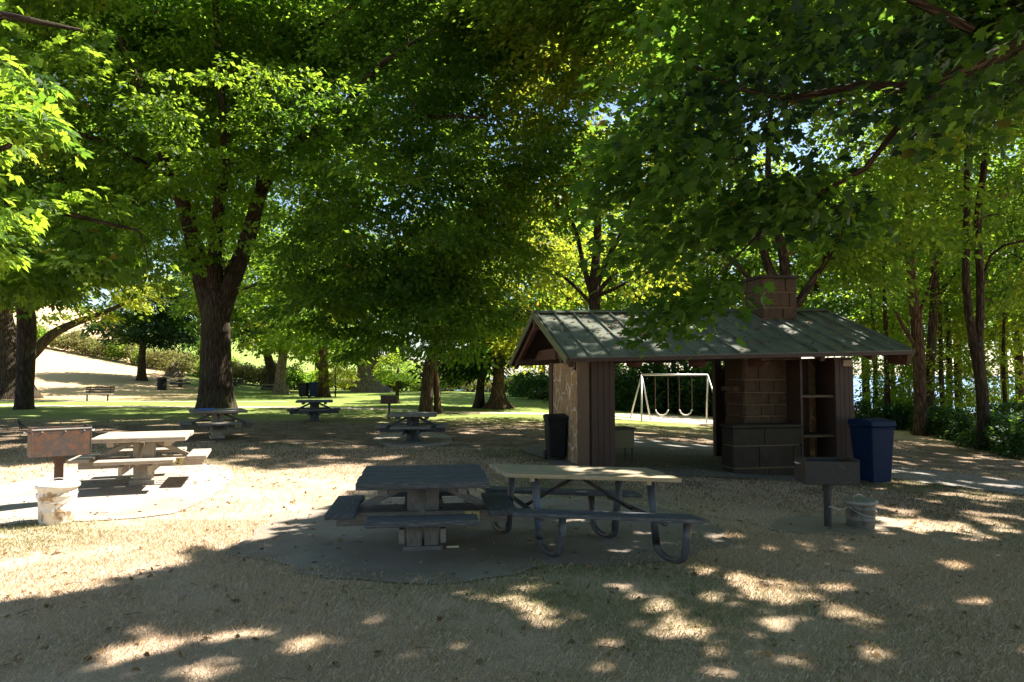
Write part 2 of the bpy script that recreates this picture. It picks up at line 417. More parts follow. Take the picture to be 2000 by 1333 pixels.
def drape_poly(name, pts, mat, h=.012, step=.25, wob=.12, ragged=3.0):
    """irregular outline draped on the ground as a radial sheet"""
    pts = [Vector((p[0], p[1])) for p in pts]
    # resample the closed outline smoothly
    n = len(pts); out = []
    for i in range(n):
        p0, p1, p2, p3 = pts[i-1], pts[i], pts[(i+1) % n], pts[(i+2) % n]
        k = max(2, int((p2-p1).length/step))
        for j in range(k):
            u = j/k
            out.append(.5*((2*p1)+(p2-p0)*u+(2*p0-5*p1+4*p2-p3)*u*u+(3*p1-p0-3*p2+p3)*u**3))
    c = sum(out, Vector((0, 0)))/len(out)
    o2 = []
    for p in out:
        d = (p-c).normalized(); o2.append(p + d*wob*mnoise.noise(Vector((p.x*ragged, p.y*ragged, 3.3))))
    rings = 14; V = [];
    for r in range(rings+1):
        for p in o2:
            q = c + (p-c)*(r/rings); V.append((q.x, q.y, gzf(q.x, q.y)+h))
    m = len(o2); Fc = []
    for r in range(rings):
        for i in range(m):
            j = (i+1) % m; Fc.append((r*m+i, (r+1)*m+i, (r+1)*m+j, r*m+j))
    o = np_mesh(name, V, Fc, 4, mat, smooth=True); tag(o, None, None, kind='structure'); return o2
def drape_strip(name, pts, width, mat, h=.012):
    pts = [Vector((p[0], p[1])) for p in pts]; res = []
    for i in range(len(pts)-1):
        p0, p1, p2, p3 = pts[max(i-1, 0)], pts[i], pts[i+1], pts[min(i+2, len(pts)-1)]
        k = max(2, int((p2-p1).length/.5))
        for j in range(k+1 if i == len(pts)-2 else k):
            u = j/k; res.append(.5*((2*p1)+(p2-p0)*u+(2*p0-5*p1+4*p2-p3)*u*u+(3*p1-p0-3*p2+p3)*u**3))
    V = []; m = 7
    for i, p in enumerate(res):
        t_ = (res[min(i+1, len(res)-1)]-res[max(i-1, 0)]).normalized(); nn = Vector((-t_.y, t_.x))
        wv = width*(1+.22*mnoise.noise(Vector((p.x*.8, p.y*.8, 1))))
        for k in range(m):
            q = p+nn*wv*(k/(m-1)-.5); V.append((q.x, q.y, gzf(q.x, q.y)+h))
    Fc = [(i*m+k, i*m+k+1, (i+1)*m+k+1, (i+1)*m+k) for i in range(len(res)-1) for k in range(m-1)]
    o = np_mesh(name, V, Fc, 4, mat, smooth=True); tag(o, None, None, kind='structure'); return o
def gpt(px, py): q = G(px, py); return (q.x, q.y)
PAD1 = drape_poly('front_paving', [gpt(470, 1070), gpt(560, 1110), gpt(760, 1140), gpt(960, 1135), gpt(1110, 1105), gpt(1330, 1095), gpt(1420, 1050), gpt(1330, 1000), gpt(1050, 975), gpt(760, 975), gpt(560, 1010)], M['pad_dark'], wob=.22, ragged=2.0)
PAD2 = drape_poly('left_paving', [gpt(-120, 1030), gpt(60, 1024), gpt(260, 1015), gpt(370, 995), gpt(450, 940), gpt(440, 915), gpt(330, 905), gpt(150, 912), gpt(30, 945), gpt(-120, 965)], M['pad'], wob=.06)
PAD3 = drape_poly('grill_paving', [gpt(1500, 1035), gpt(1640, 1048), gpt(1760, 1036), gpt(1740, 1015), gpt(1620, 1008), gpt(1520, 1015)], M['dirtpad'], wob=.2)
drape_poly('rear_paving', [gpt(740, 868), gpt(800, 876), gpt(880, 868), gpt(870, 850), gpt(800, 846), gpt(740, 852)], M['pad_dark'])
drape_strip('path', [(-34, 39), (-22, 36.5), (-12, 35.5), (-6, 33.5), (0, 31.8), (5, 31), (13, 30.5)], 1.5, M['sand'])
drape_strip('bench_path', [(-44, 46), (-30, 43.6), (-20, 42.6), (-14, 42.4)], 1.1, M['pad'], .016)
drape_poly('swing_sand', [at(1190, 33).to_2d(), at(1420, 30).to_2d(), at(1520, 31).to_2d(), at(1480, 35).to_2d(), at(1260, 37).to_2d(), at(1200, 35).to_2d()], M['sand'], h=.02)
drape_strip('park_path', [(1.5, 19.5), (5, 18.2), (8.5, 15.8), (11.5, 13.4), (17, 10.8), (24, 9)], 3.0, M['asphalt'], .02)

# ------------------------------------------------------------------ where the sun reaches the ground (gaps left in the crowns)
RES = .05; GX0, GX1, GY0, GY1 = -34., 20., 0., 36.
NXm, NYm = int((GX1-GX0)/RES), int((GY1-GY0)/RES)
mx_, my_ = np.meshgrid(GX0+(np.arange(NXm)+.5)*RES, GY0+(np.arange(NYm)+.5)*RES)
litm = np.zeros((NYm, NXm), bool)
poly = [G(*q).to_2d() for q in [(-260, 925), (-40, 915), (120, 905), (250, 898), (430, 900), (500, 922), (600, 912), (720, 905), (765, 935), (700, 960), (650, 1000), (600, 1012), (520, 1048), (440, 1082), (340, 1082), (355, 1112), (250, 1135), (150, 1160), (40, 1174), (-90, 1178), (-300, 1200)]]
inside = np.zeros_like(litm)
j = len(poly)-1
wx = mx_ + .10*np.sin(my_*5+mx_*3) + .05*np.sin(my_*13); wy = my_ + .12*np.sin(mx_*4.3)+.06*np.sin(mx_*11+my_*3)
for i in range(len(poly)):
    xi, yi, xj, yj = poly[i].x, poly[i].y, poly[j].x, poly[j].y
    cnd = ((yi > wy) != (yj > wy)) & (wx < (xj-xi)*(wy-yi)/((yj-yi) or 1e-9)+xi)
    inside ^= cnd; j = i
litm |= inside; polym = inside.copy()
def spot(x, y, rx, ry, a=0.):
    global litm
    dx, dy = mx_-x, my_-y; c, s_ = math.cos(a), math.sin(a)
    u, v = (dx*c+dy*s_)/rx, (-dx*s_+dy*c)/ry
    ang = np.arctan2(v, u); rr = 1+.25*np.sin(ang*3+x*7)+.15*np.sin(ang*5+y*9)
    litm |= (u*u+v*v) < rr*rr
for (px, py, wpx) in [(580, 1265, 70), (430, 1246, 60), (300, 1262, 75), (220, 1290, 60), (550, 1188, 30), (465, 1237, 28), (1340, 1232, 60), (1280, 1250, 30), (1520, 1220, 52), (1540, 1290, 55), (1710, 1285, 45), (1980, 1265, 45), (1185, 1115, 45), (1110, 1110, 30), (990, 1180, 40), (1060, 1225, 38), (900, 1268, 26), (905, 1170, 30), (1610, 1150, 40), (1660, 1190, 40), (1400, 1160, 28), (1115, 1020, 45), (1160, 1012, 30), (1560, 1172, 36), (1820, 1115, 26), (1770, 1135, 22), (1830, 1170, 24), (1660, 1078, 26), (1580, 1078, 28), (1510, 1075, 24), (1950, 1050, 30), (1960, 1085, 30), (1870, 1020, 50), (1700, 1300, 30), (760, 1000, 20), (1450, 1075, 20), (380, 1315, 55), (1300, 1180, 22)]:
    q = G(px, py); rr = wpx*q.y/F
    rr *= 1.0 if px < 1000 else .72
    spot(q.x, q.y, rr*1.05+.04, rr*.60+.05, .35)
rg = random.Random(11)
def rect(px0, px1, py0, py1, n, r0, r1):
    for _ in range(n):
        q = G(rg.uniform(px0, px1), rg.uniform(py0, py1)); r = rg.uniform(r0, r1)*1.0+.015
        spot(q.x, q.y, r*rg.uniform(1, 1.9), r, rg.uniform(0, 3.1))
rect(1000, 2000, 1040, 1200, 60, .05, .14)
rect(1700, 2030, 885, 1040, 75, .09, .27)
rect(1200, 1440, 840, 900, 34, .12, .32)
rect(450, 1080, 815, 900, 46, .08, .26)
rect(-80, 440, 800, 880, 55, .14, .42)
rect(850, 1070, 868, 925, 16, .10, .25)
rect(1000, 2000, 1200, 1330, 20, .04, .10); rect(50, 1000, 1180, 1330, 10, .04, .12)
# flecks on the pavilion roof
for _ in range(300):
    rx_, ry_ = rg.uniform(.1, 6.9), rg.uniform(.1, 2.7)
    c_, s__ = math.cos(R(11)), math.sin(R(11))
    wx_, wy_ = .99+rx_*c_-ry_*s__, 12.0+rx_*s__+ry_*c_; zz = 2.2+ry_*.37
    if rx_ > 3.6 and rg.random() < .6: continue
    r = rg.uniform(.035, .13); spot(wx_-SKX*zz, wy_-SKY_*zz, r*rg.uniform(1.2, 2.4), r, rg.uniform(-.3, .3))
def in_sun_patch(x, y):
    i = ((y-GY0)/RES).astype(int); j = ((x-GX0)/RES).astype(int)
    ok = (i >= 0) & (i < NYm) & (j >= 0) & (j < NXm)
    o = np.zeros(len(x), bool); o[ok] = polym[i[ok], j[ok]]; return o
def is_lit(x, y):
    i = ((y-GY0)/RES).astype(int); j = ((x-GX0)/RES).astype(int)
    ok = (i >= 0) & (i < NYm) & (j >= 0) & (j < NXm)
    o = np.zeros(len(x), bool); o[ok] = litm[i[ok], j[ok]]; return o

# gaps in the topmost canopy only, a layer added to shade lower leaves
_low = litm; litm = np.zeros_like(litm)
for _ in range(130): spot(rg.uniform(-30, 4), rg.uniform(8, 34), rg.uniform(.25, .8), rg.uniform(.2, .5), rg.uniform(0, 3))
for px, py, d, r in [(430, 60, 24, 2.2), (400, 160, 24, 2.4), (480, 250, 24, 1.8), (350, 200, 24, 1.8), (500, 330, 24, 1.4), (300, 260, 24, 1.2), (430, 330, 24.5, 1.3), (560, 250, 24, 1.0),
                     (1090, 120, 13, 1.2), (1080, 280, 14, 1.0), (1200, 60, 14, 1.2), (60, 300, 10, 1.5), (30, 430, 10, 1.2), (60, 150, 11, 1.4), (1640, 300, 24, 1.5), (1300, 60, 22, 1.5), (1170, 400, 27, 3.0)]:
    p = P(px, py, d); spot(p.x-SKX*p.z, p.y-SKY_*p.z, r, r*.8, .3)
highm = litm; litm = np.zeros_like(_low)
for px, py, d, r in [(1090, 110, 10.5, .5), (1140, 200, 10.2, .55), (1080, 290, 10.2, .4), (1230, 90, 10.2, .6), (1330, 40, 10, .5), (1200, 300, 10, .35), (1450, 60, 10, .4), (1560, 130, 9.8, .3), (1400, 230, 9.6, .25), (1300, 200, 10, .3), (1700, 60, 9.2, .25), (1860, 250, 9.2, .2), (1500, 330, 9.5, .15), (1650, 380, 9.4, .15)]:
    p = P(px, py, d); spot(p.x-SKX*p.z, p.y-SKY_*p.z, r, r*.8, .3)
maplem = litm; litm = _low
def is_high(x, y, maple=False):
    i = ((y-GY0)/RES).astype(int); j = ((x-GX0)/RES).astype(int)
    ok = (i >= 0) & (i < NYm) & (j >= 0) & (j < NXm)
    o = np.zeros(len(x), bool); o[ok] = (maplem if maple else highm)[i[ok], j[ok]]; return o

# ------------------------------------------------------------------ foliage
T_SIMPLE = (np.array([(0, 0, 0), (.45, .30, .05), (1, 0, -.08), (.45, -.30, .05)]), np.array([(0, 1, 2, 3)]), 4)
def maple_t():
    out = [(0, 0), (.05, .28), (.28, .52), (.40, .28), (.72, .42), (.70, .16), (1.05, 0)]
    pts = [(x, y, -.06*abs(y)) for x, y in out] + [(x, -y, -.06*abs(y)) for x, y in out[1:-1][::-1]]
    v = [(.38, 0, .06)] + pts; n = len(pts)
    return np.array(v), np.array([(0, 1+i, 1+(i+1) % n) for i in range(n)]), 3
T_MAPLE = maple_t()
def chest_t():
    v = []; f = []
    for a, l in ((-1.35, .62), (-.7, .85), (0, 1.0), (.7, .85), (1.35, .62)):
        c, s_ = math.cos(a), math.sin(a); b = len(v)
        for u, q, h in ((.04, 0, 0), (.62*l, .17, .03), (l, 0, -.16*l), (.62*l, -.17, .03)):
            v.append((u*c-q*s_, u*s_+q*c, h))
        f.append((b, b+1, b+2, b+3))
    return np.array(v), np.array(f), 4
T_CHEST = chest_t()

def leaves(rs, C, O, per, Rr, size, tmpl, flat=.18, droop=.3, carve=False, jitter=.5, origin=None):
    """C cluster centres, O outward directions -> vertex / face arrays"""
    n = len(C)*per
    c = np.repeat(C, per, 0); o = np.repeat(O, per, 0); rr = np.repeat(Rr, per)
    a = rs.uniform(0, 2*np.pi, n); r = np.sqrt(rs.uniform(0, 1, n))
    off = np.stack([np.cos(a)*r*rr, np.sin(a)*r*rr, rs.normal(0, flat, n)*rr - droop*rr*r*r], 1)
    off[:, 2] -= .32*(off[:, :2]*o[:, :2]).sum(1)
    p = c+off
    if carve:
        wo_ = p if origin is None else p+np.array(origin)
        qx, qy = wo_[:, 0]-SKX*wo_[:, 2], wo_[:, 1]-SKY_*wo_[:, 2]
        keep = ~(is_lit(qx, qy) | ((wo_[:, 2] > 12.8) & is_high(qx, qy)) | ((wo_[:, 2] > 7.9) & is_high(qx, qy, True)))
        p, off, o, rr, n = p[keep], off[keep], o[keep], rr[keep], int(keep.sum())
    ax = off*np.array([1, 1, .3]) /rr[:, None] + .6*o + rs.normal(0, .35, (n, 3)); ax[:, 2] -= .35
    ax /= np.linalg.norm(ax, axis=1)[:, None]
    up = np.array([0, 0, 1.]) + rs.normal(0, jitter, (n, 3))
    sd = np.cross(up, ax); sd /= np.linalg.norm(sd, axis=1)[:, None]+1e-9
    nn = np.cross(ax, sd)
    sz = size*rs.uniform(.65, 1.25, n)
    tv, tf, k = tmpl
    V = p[:, None, :] + sz[:, None, None]*(tv[None, :, 0, None]*ax[:, None, :] + tv[None, :, 1, None]*sd[:, None, :] + tv[None, :, 2, None]*nn[:, None, :])
    Fc = tf[None]+(np.arange(n)*len(tv))[:, None, None]
    tint = np.repeat(rs.uniform(0, 1, n), len(tf))
    return V.reshape(-1, 3), Fc.reshape(-1, k), k, tint

def smooth_path(pts, step):
    """pts: list of (Vector, radius) -> finely resampled"""
    out = []
    n = len(pts)
    for i in range(n-1):
        (p0, _), (p1, r1), (p2, r2), (p3, _) = pts[max(i-1, 0)], pts[i], pts[i+1], pts[min(i+2, n-1)]
        k = max(1, int((p2-p1).length/step))
        for j in range(k):
            u = j/k
            out.append((.5*((2*p1)+(p2-p0)*u+(2*p0-5*p1+4*p2-p3)*u*u+(3*p1-p0-3*p2+p3)*u**3), r1+(r2-r1)*u))
    out.append(pts[-1]); return out

def tree(name, label, cat, base, trunk, limbs, envs, leaf, size, tmpl=T_SIMPLE, per=80, Rr=.9, seed=1, bark='bark', carve=False,
         group=None, flare=1.5, flat=.18, droop=.3, rough=.08, sides=14, leaf2=None, twig=.02, jitter=.5, attach_low=None):
    """all paths in world space; object sits at base. envs: (centre, radii, n[, shell])"""
    rs = np.random.RandomState(seed); base = Vector(base)
    root = empty(name, base)
    tag(root, label, cat, group)
    mb = MB(); nodes = []
    def rel(p): return Vector(p)-base
    t0 = smooth_path([(rel(p), r) for p, r in trunk], .3)
    # root flare and buried foot
    pts = []; rad = []
    for p, r in t0:
        h = max(p.z, 0); rad.append(r*(1+(flare-1)*math.exp(-h/(r*1.6)))); pts.append(p)
    pts.insert(0, pts[0]-Vector((0, 0, .5))); rad.insert(0, rad[0]*1.15)
    mb.tube(pts, rad, sides, True, rough)
    nodes += [(p, r) for p, r in t0 if p.z > (attach_low or t0[-1][0].z*.55)]
    for lb in limbs:
        l0 = smooth_path([(rel(p), r) for p, r in lb], .45)
        mb.tube([p for p, r in l0], [r for p, r in l0], max(6, sides-4), True, rough*.8)
        nodes += l0[2:]
    NP = [np.array(p) for p, r in nodes]; NR = [r for p, r in nodes]
    Cs = []; 
    for e in envs:
        c, rd, n = e[:3]; shell = e[3] if len(e) > 3 else .3
        c = np.array(rel(c)); rd = np.array(rd)
        if n < 12:      # leaf area per crown area instead of a count
            n = max(5, int(n*math.pi*rd[0]*max(rd[1], rd[2])/(per*size*size*{4: .3, 11: .3, 12: .5, 13: .5, 20: .5}.get(len(tmpl[0]), .4))))
            n = int(n*1.25)
        d = rs.normal(0, 1, (n, 3)); d /= np.linalg.norm(d, axis=1)[:, None]
        q = rs.uniform(shell, 1, n)**.6
        cc_ = c + d*rd*q[:, None]
        wv = cc_ + np.array(base)
        f = np.sin(wv[:, 0]*1.1+seed)+np.sin(wv[:, 1]*1.3+seed*1.7+wv[:, 0]*.4)+np.sin(wv[:, 2]*1.7+wv[:, 0]*.6+seed*.6)
        ok_ = (f > -1.15) | (c[2]+base.z > 12.5) | (float(rd[2]) < 1.7)
        if carve: ok_ &= ~in_sun_patch(wv[:, 0]-SKX*wv[:, 2], wv[:, 1]-SKY_*wv[:, 2])
        Cs.append(cc_[ok_])
    C = np.concatenate(Cs)
    lowz = .9; C = C[C[:, 2] > lowz]
    if not NP: NP, NR = [np.zeros(3)], [.1]
    A = np.array(NP); cen = C.mean(0)
    dist0 = np.sqrt(((C[:, None, :]-A[None, ::3, :])**2).sum(-1)).min(1)
    order = np.argsort(dist0); C = C[order]
    bb = np.zeros((len(A)+len(C)*3, 3)); bb[:len(A)] = A; br = np.zeros(len(bb)); br[:len(A)] = NR; cnt = len(A)
    O = np.zeros_like(C)
    bm = MB()
    for i, c in enumerate(C):
        dv = c-bb[:cnt]; dd = np.sqrt((dv**2).sum(1)) + .9*np.maximum(0, bb[:cnt, 2]-c[2]) ; k = int(dd.argmin())
        p0 = bb[k]; L = float(np.linalg.norm(c-p0)); r0 = min(br[k]*.7, twig+.013*L)
        m1 = p0+(c-p0)*.38+np.array([rs.normal(0, .05), rs.normal(0, .05), .12])*L
        m2 = p0+(c-p0)*.72+np.array([rs.normal(0, .05), rs.normal(0, .05), .10])*L
        bm.tube([p0, m1, m2, c], [r0, r0*.75, r0*.5, r0*.22], 5, False)
        bb[cnt:cnt+3] = (m1, m2, c); br[cnt:cnt+3] = (r0*.75, r0*.5, r0*.3); cnt += 3
        o = c-p0 + .4*(c-cen)*np.array([1, 1, .2]); O[i] = o/(np.linalg.norm(o)+1e-6)
    tk_ = mb.build('trunk', M[bark], root, smooth=True); r0_ = trunk[0][1]; kk = 4+seed % 3
    for v_ in tk_.data.vertices:
        c_ = v_.co
        if c_.z < r0_*3 and math.hypot(c_.x, c_.y) < r0_*2.6:
            a_ = math.atan2(c_.y, c_.x); h_ = max(c_.z, 0)
            g_ = 1+.30*math.exp(-h_/(r0_*.8))*(max(0, math.cos(kk*a_+seed))-.25)
            c_.x *= g_; c_.y *= g_
    bm.build('branches', M[bark], root, smooth=True)
    Rv = Rr*rs.uniform(.7, 1.3, len(C))
    V, Fc, k, ti = leaves(rs, C, O, per, Rv, size, tmpl, flat, droop, carve, jitter, tuple(base))
    # clumpwise and leafwise variety
    mats = [M[leaf]]; mi = None
    if leaf2:
        mats.append(M[leaf2])
        nl = len(V)//len(tmpl[0]); cc = V.reshape(nl, -1, 3)[:, 0]
        f = np.sin(cc[:, 0]*.9+seed)+np.sin(cc[:, 1]*1.1+seed*2)+np.sin(cc[:, 2]*1.3)+rs.normal(0, .5, nl)
        mi = np.repeat((f > 1.0).astype(int), len(tmpl[1]))
    np_mesh('crown', V, Fc, k, None, root, mats=mats, midx=mi, attr=ti)
    return root

# ---- the big tree left of centre
def Q(lst): return [(P(px, py, d), r) for px, py, d, r in lst]
b = G(424, 808); D = b.y
tree('broadleaf_tree', 'massive dark-trunked tree behind the picnic tables, forking into big limbs', 'tree', b,
     [(b, .68)]+Q([(422, 720, D, .63), (421, 640, D, .60), (422, 600, D, .60), (424, 565, D, .52)]),
     [Q([(413, 620, D, .42), (399, 560, D, .43), (385, 500, D, .38), (368, 430, D-.5, .34), (345, 370, D-1, .27), (320, 310, D-2, .19), (280, 190, D-3, .13), (230, 60, D-4, .08)]),
      Q([(423, 590, D, .42), (420, 500, D-.5, .30), (428, 400, D-1, .24), (440, 300, D-2, .19), (430, 150, D-3, .13), (415, -60, D-4, .08)]),
      Q([(430, 625, D, .42), (448, 560, D, .42), (468, 510, D, .37), (492, 440, D, .34), (512, 370, D-.5, .27), (570, 285, D-1, .2), (660, 220, D-2, .17), (740, 130, D-3, .12), (850, 60, D-4, .07)]),
      Q([(505, 395, D, .2), (520, 250, D+1, .17), (530, 120, D+1, .14), (600, -20, D, .09)]),
      Q([(600, 262, D-1.5, .15), (700, 250, D-3, .12), (820, 230, D-4, .09), (950, 230, D-5, .05)]),
      Q([(540, 70, D-1, .12), (640, 40, D-2, .09), (760, -40, D-3, .06)]),
      Q([(345, 370, D-1, .15), (250, 300, D-3, .11), (150, 260, D-5, .07)])],
     [(P(430, 190, 26), (5.6, 3.5, 4.4), 2.2), (P(120, 230, 30), (8, 7, 6), 3.6), (P(700, 160, 29), (7.5, 6, 5), 3.4), (P(800, 430, 25), (5.5, 4, 3.2), 2.8), (P(680, 570, 26), (3.2, 3, 1.8), 2.4),
      (P(500, 60, 33), (9, 6, 5), 3.0), (P(330, 330, 36), (7, 4, 5), 2.4), (P(560, 330, 37), (6, 4, 5), 2.4), (P(440, 400, 27.5), (3.4, 1.5, 1.8), .9), (P(300, 470, 27), (3.2, 3, 1.2), 1.2), ((-11, 27, 18.5), (13, 10, 2.6), 4.2), ((-17, 18, 14), (7, 5, 2), 2.6)],  # high flat layer added here to shade the leaves below
     'leaf_mid', .23, per=92, Rr=.85, flat=.13, seed=3, carve=True, flare=1.3, leaf2='leaf_dark', rough=.07, sides=20)

# ---- leaning tree in the centre
b = G(832, 809); D = b.y
tree('leaning_tree', 'dark leaning tree in the centre, directly left of a thin brown trunk', 'tree', b,
     [(b, .33)]+Q([(834, 770, D, .28), (838, 720, D, .27), (852, 680, D, .31), (862, 620, D, .25), (878, 560, D, .22), (892, 490, D, .17), (900, 400, D, .12)]),
     [Q([(852, 680, D, .2), (830, 620, D, .16), (800, 560, D-1, .12), (740, 480, D-2, .08)]), Q([(878, 560, D, .15), (930, 480, D-1, .11), (1000, 420, D-2, .07)]),
      Q([(870, 590, D, .13), (800, 520, D-2, .1), (760, 420, D-3, .06)])],
     [(P(840, 330, 28), (6.5, 5, 4.8), 3.2), (P(720, 600, 24.5), (3.8, 2.5, 1.7), 2.4), (P(900, 610, 26), (3.2, 2.5, 1.8), 1.6), (P(680, 500, 28), (3.6, 3, 2.6), 2.4), (P(950, 520, 25), (2.8, 2.2, 1.8), 2.4), (P(980, 250, 26), (4.5, 4, 5), 2.2), ((-1, 26, 16.5), (9, 8, 2.4), 4.8)],  # last lobe is a top layer added for shade
     'leaf_dark', .21, per=84, Rr=.8, flat=.13, seed=5, carve=True, leaf2='leaf_mid', flare=1.15)
b = G(856, 809); D = b.y
tree('thin_tree', 'thin reddish-brown trunk close beside the dark leaning tree', 'tree', b,
     [(b, .17)]+Q([(853, 760, D, .15), (850, 700, D, .14), (856, 640, D, .12), (850, 560, D, .09)]), [],
     [(P(880, 500, D+1), (3.2, 2.5, 2.4), 1.6)], 'leaf_yellow', .22, per=70, Rr=.8, seed=6, bark='bark_red', flare=1.2, leaf2='leaf_mid')

# ---- yellow-green tree behind the pavilion
D = 27.0; b = at(1165, D)
tree('field_tree', 'slender yellow-green tree with branches fanning out above the pavilion ridge', 'tree', b,
     [(b, .28)]+Q([(1163, 680, D, .25), (1162, 600, D, .23), (1160, 560, D, .21), (1166, 480, D, .16), (1168, 400, D, .13), (1165, 280, D, .08)]),
     [Q([(1160, 590, D, .14), (1140, 520, D, .1), (1120, 440, D, .08), (1070, 380, D-1, .05)]), Q([(1164, 560, D, .14), (1195, 490, D, .1), (1225, 430, D, .08), (1240, 330, D, .05)]),
      Q([(1164, 575, D, .1), (1215, 520, D, .08), (1280, 470, D, .05)]), Q([(1164, 580, D, .09), (1230, 550, D, .07), (1320, 505, D-1, .04)]), Q([(1160, 600, D, .09), (1100, 540, D, .06), (1040, 520, D, .03)])],
     [(P(1165, 420, D+.5), (4.8, 3.5, 3.4), 1.6, .55), (P(1170, 180, D), (5.5, 4, 4), 3.4), (P(1210, 60, 22), (3.4, 2.6, 2.4), 2.6), (P(1060, 660, D+1), (1.8, 2, 1.0), 1.6), ((3, 25, 16.5), (7.5, 6, 2), 4)], 'leaf_yellow', .22, per=70, Rr=.85, seed=8, leaf2='leaf_mid', carve=True)  # includes a high lobe added to cast shade
# ---- forked tree behind the chimney
D = 20.0; b = at(1548, D)
tree('forked_tree', 'forked tree rising directly behind the stone chimney', 'tree', b,
     [(b, .3)]+Q([(1546, 700, D, .28), (1542, 640, D, .27), (1538, 585, D, .25)]),
     [Q([(1538, 600, D, .17), (1500, 520, D, .13), (1478, 440, D, .12), (1445, 350, D, .09), (1420, 220, D, .05)]),
      Q([(1538, 600, D, .18), (1530, 500, D, .14), (1510, 420, D, .12), (1500, 320, D, .09), (1510, 160, D, .05)]),
      Q([(1545, 610, D, .14), (1580, 560, D, .11), (1630, 480, D, .08), (1690, 380, D, .05)]), Q([(1478, 560, D, .08), (1420, 500, D-1, .06), (1370, 480, D-1, .03)])],
     [(P(1560, 270, D+1), (5.4, 3.5, 3.4), 3.2), (P(1720, 480, D), (2.4, 2, 1.2), 2.2), (P(1360, 440, D), (2.4, 2, 1.6), 1.8), (P(1300, 150, D), (3, 3, 3), 2.2), ((7.5, 18.5, 13.8), (9.5, 6.5, 2), 5)], 'leaf_mid', .20, per=84, Rr=.8, seed=9, leaf2='leaf_dark', carve=True)  # flat lobe above the frame added for shade below
# ---- maple overhead on the right, its trunk out of frame
b = at(2420, 8.5); 
tree('maple_tree', 'overhanging maple with large five-lobed leaves, its long limb reaching in from the right edge', 'tree', b,
     [(b, .45), (b+Vector((-.1, 0, 2)), .38), (b+Vector((-.3, 0, 3.8)), .34), (b+Vector((-.3, 0, 6.2)), .24), (b+Vector((0, 0, 9)), .14)],
     [[(b+Vector((-.25, 0, 3.8)), .22)]+Q([(2150, 30, 8.5, .16), (2000, 85, 8.6, .11), (1900, 130, 8.7, .10), (1830, 165, 8.8, .09), (1750, 172, 8.9, .075), (1690, 165, 9.1, .05), (1560, 190, 9.4, .05), (1430, 170, 9.6, .035), (1340, 120, 9.8, .02)]),
      Q([(1840, 165, 8.8, .06), (1760, 240, 9.0, .045), (1690, 330, 9.2, .035), (1580, 390, 9.3, .028), (1470, 470, 9.4, .02), (1380, 560, 9.5, .012)]),
      [(b+Vector((-.3, 0, 5)), .22), (Vector((6, 5, 7.5)), .14), (Vector((2.5, 3.5, 8.8)), .09), (Vector((0, 2, 9.4)), .04)],
      [(b+Vector((-.3, 0, 5.5)), .2), (Vector((8, 10, 8.0)), .13), (Vector((6, 10.5, 8.8)), .08), (Vector((4.8, 10.8, 9.2)), .04)],
      Q([(1900, 60, 8.5, .06), (1760, -10, 8.6, .05), (1600, -60, 8.7, .03)])],
     [(P(1345, 592, 9.4), (.62, .6, .24), 4.0), (P(1420, 330, 9.6), (1.7, 1.2, .9), 2.4), (P(1600, 385, 9.4), (1.3, .9, .35), 2.4), (P(1210, 180, 10.2), (1.5, 1.3, 1.2), 2.2),
      (P(1750, 60, 9.2), (2.8, 1.4, 1.0), 1.3), (P(1850, 190, 8.3), (1.1, .5, .4), 2.0), (P(1450, 90, 10), (2.2, 1.4, 1.0), 1.2), (P(1300, 470, 9.8), (.8, .7, .5), 1.6),
      ((3.2, 4.0, 9.0), (7.0, 5.5, 1.6), 4.6), ((8, -2, 9), (7, 5, 2), 2.2), ((8.5, 9.8, 10.4), (7.0, 3.9, 1.5), 5.5), ((-1, -8, 8), (12, 3, 5), 2.6), ((1.5, 13.0, 10.2), (4.0, 3.0, 1.4), 2.8), ((13, 6, 8), (5, 6, 3), 3), ((12.5, 16, 10.5), (4.5, 4, 2.0), 4)],  # lobes overhead and behind the camera, mostly out of view, added to block light
     'leaf_dark', .165, T_MAPLE, per=56, Rr=.66, seed=12, carve=True, leaf2='leaf_blue', flat=.22, twig=.012, jitter=.42, attach_low=3.5)
# ---- horse chestnut at the left edge
b = at(-330, 12.5)
tree('horse_chestnut', 'horse chestnut with big fan-shaped leaves hanging in at the left edge', 'tree', b,
     [(b, .4), (b+Vector((0, 0, 2.5)), .33), (b+Vector((.2, 0, 5.0)), .26), (b+Vector((.2, 0, 8)), .15)],
     [[(b+Vector((.1, 0, 3.4)), .16)]+Q([(-120, 300, 11.5, .09), (-20, 300, 10.5, .05), (40, 270, 10, .025)]),
      [(b+Vector((.2, 0, 4.2)), .18)]+Q([(-100, 380, 14, .12), (50, 400, 15.5, .08), (180, 430, 16, .05), (270, 450, 16.2, .03)]),
      [(b+Vector((.2, 0, 5)), .15)]+Q([(-60, 60, 13, .09), (60, 40, 13, .06), (160, 60, 13.5, .03)])],
     [(P(-50, 240, 10), (.95, .9, 1.4), 2.2), (P(-60, 450, 10.5), (.8, .8, .6), 2.0), (P(70, 470, 16), (3.0, 1.8, 1.5), 2.6), (P(210, 500, 17), (1.4, 1.2, .6), 1.8), (P(20, 70, 15), (2.0, 2, 1.6), .8), (P(-170, 200, 13), (2.6, 3, 3), 1.6)],
     'leaf_mid', .25, T_CHEST, per=34, Rr=.6, seed=14, carve=True, leaf2='leaf_dark', flat=.2, droop=.45, twig=.012)
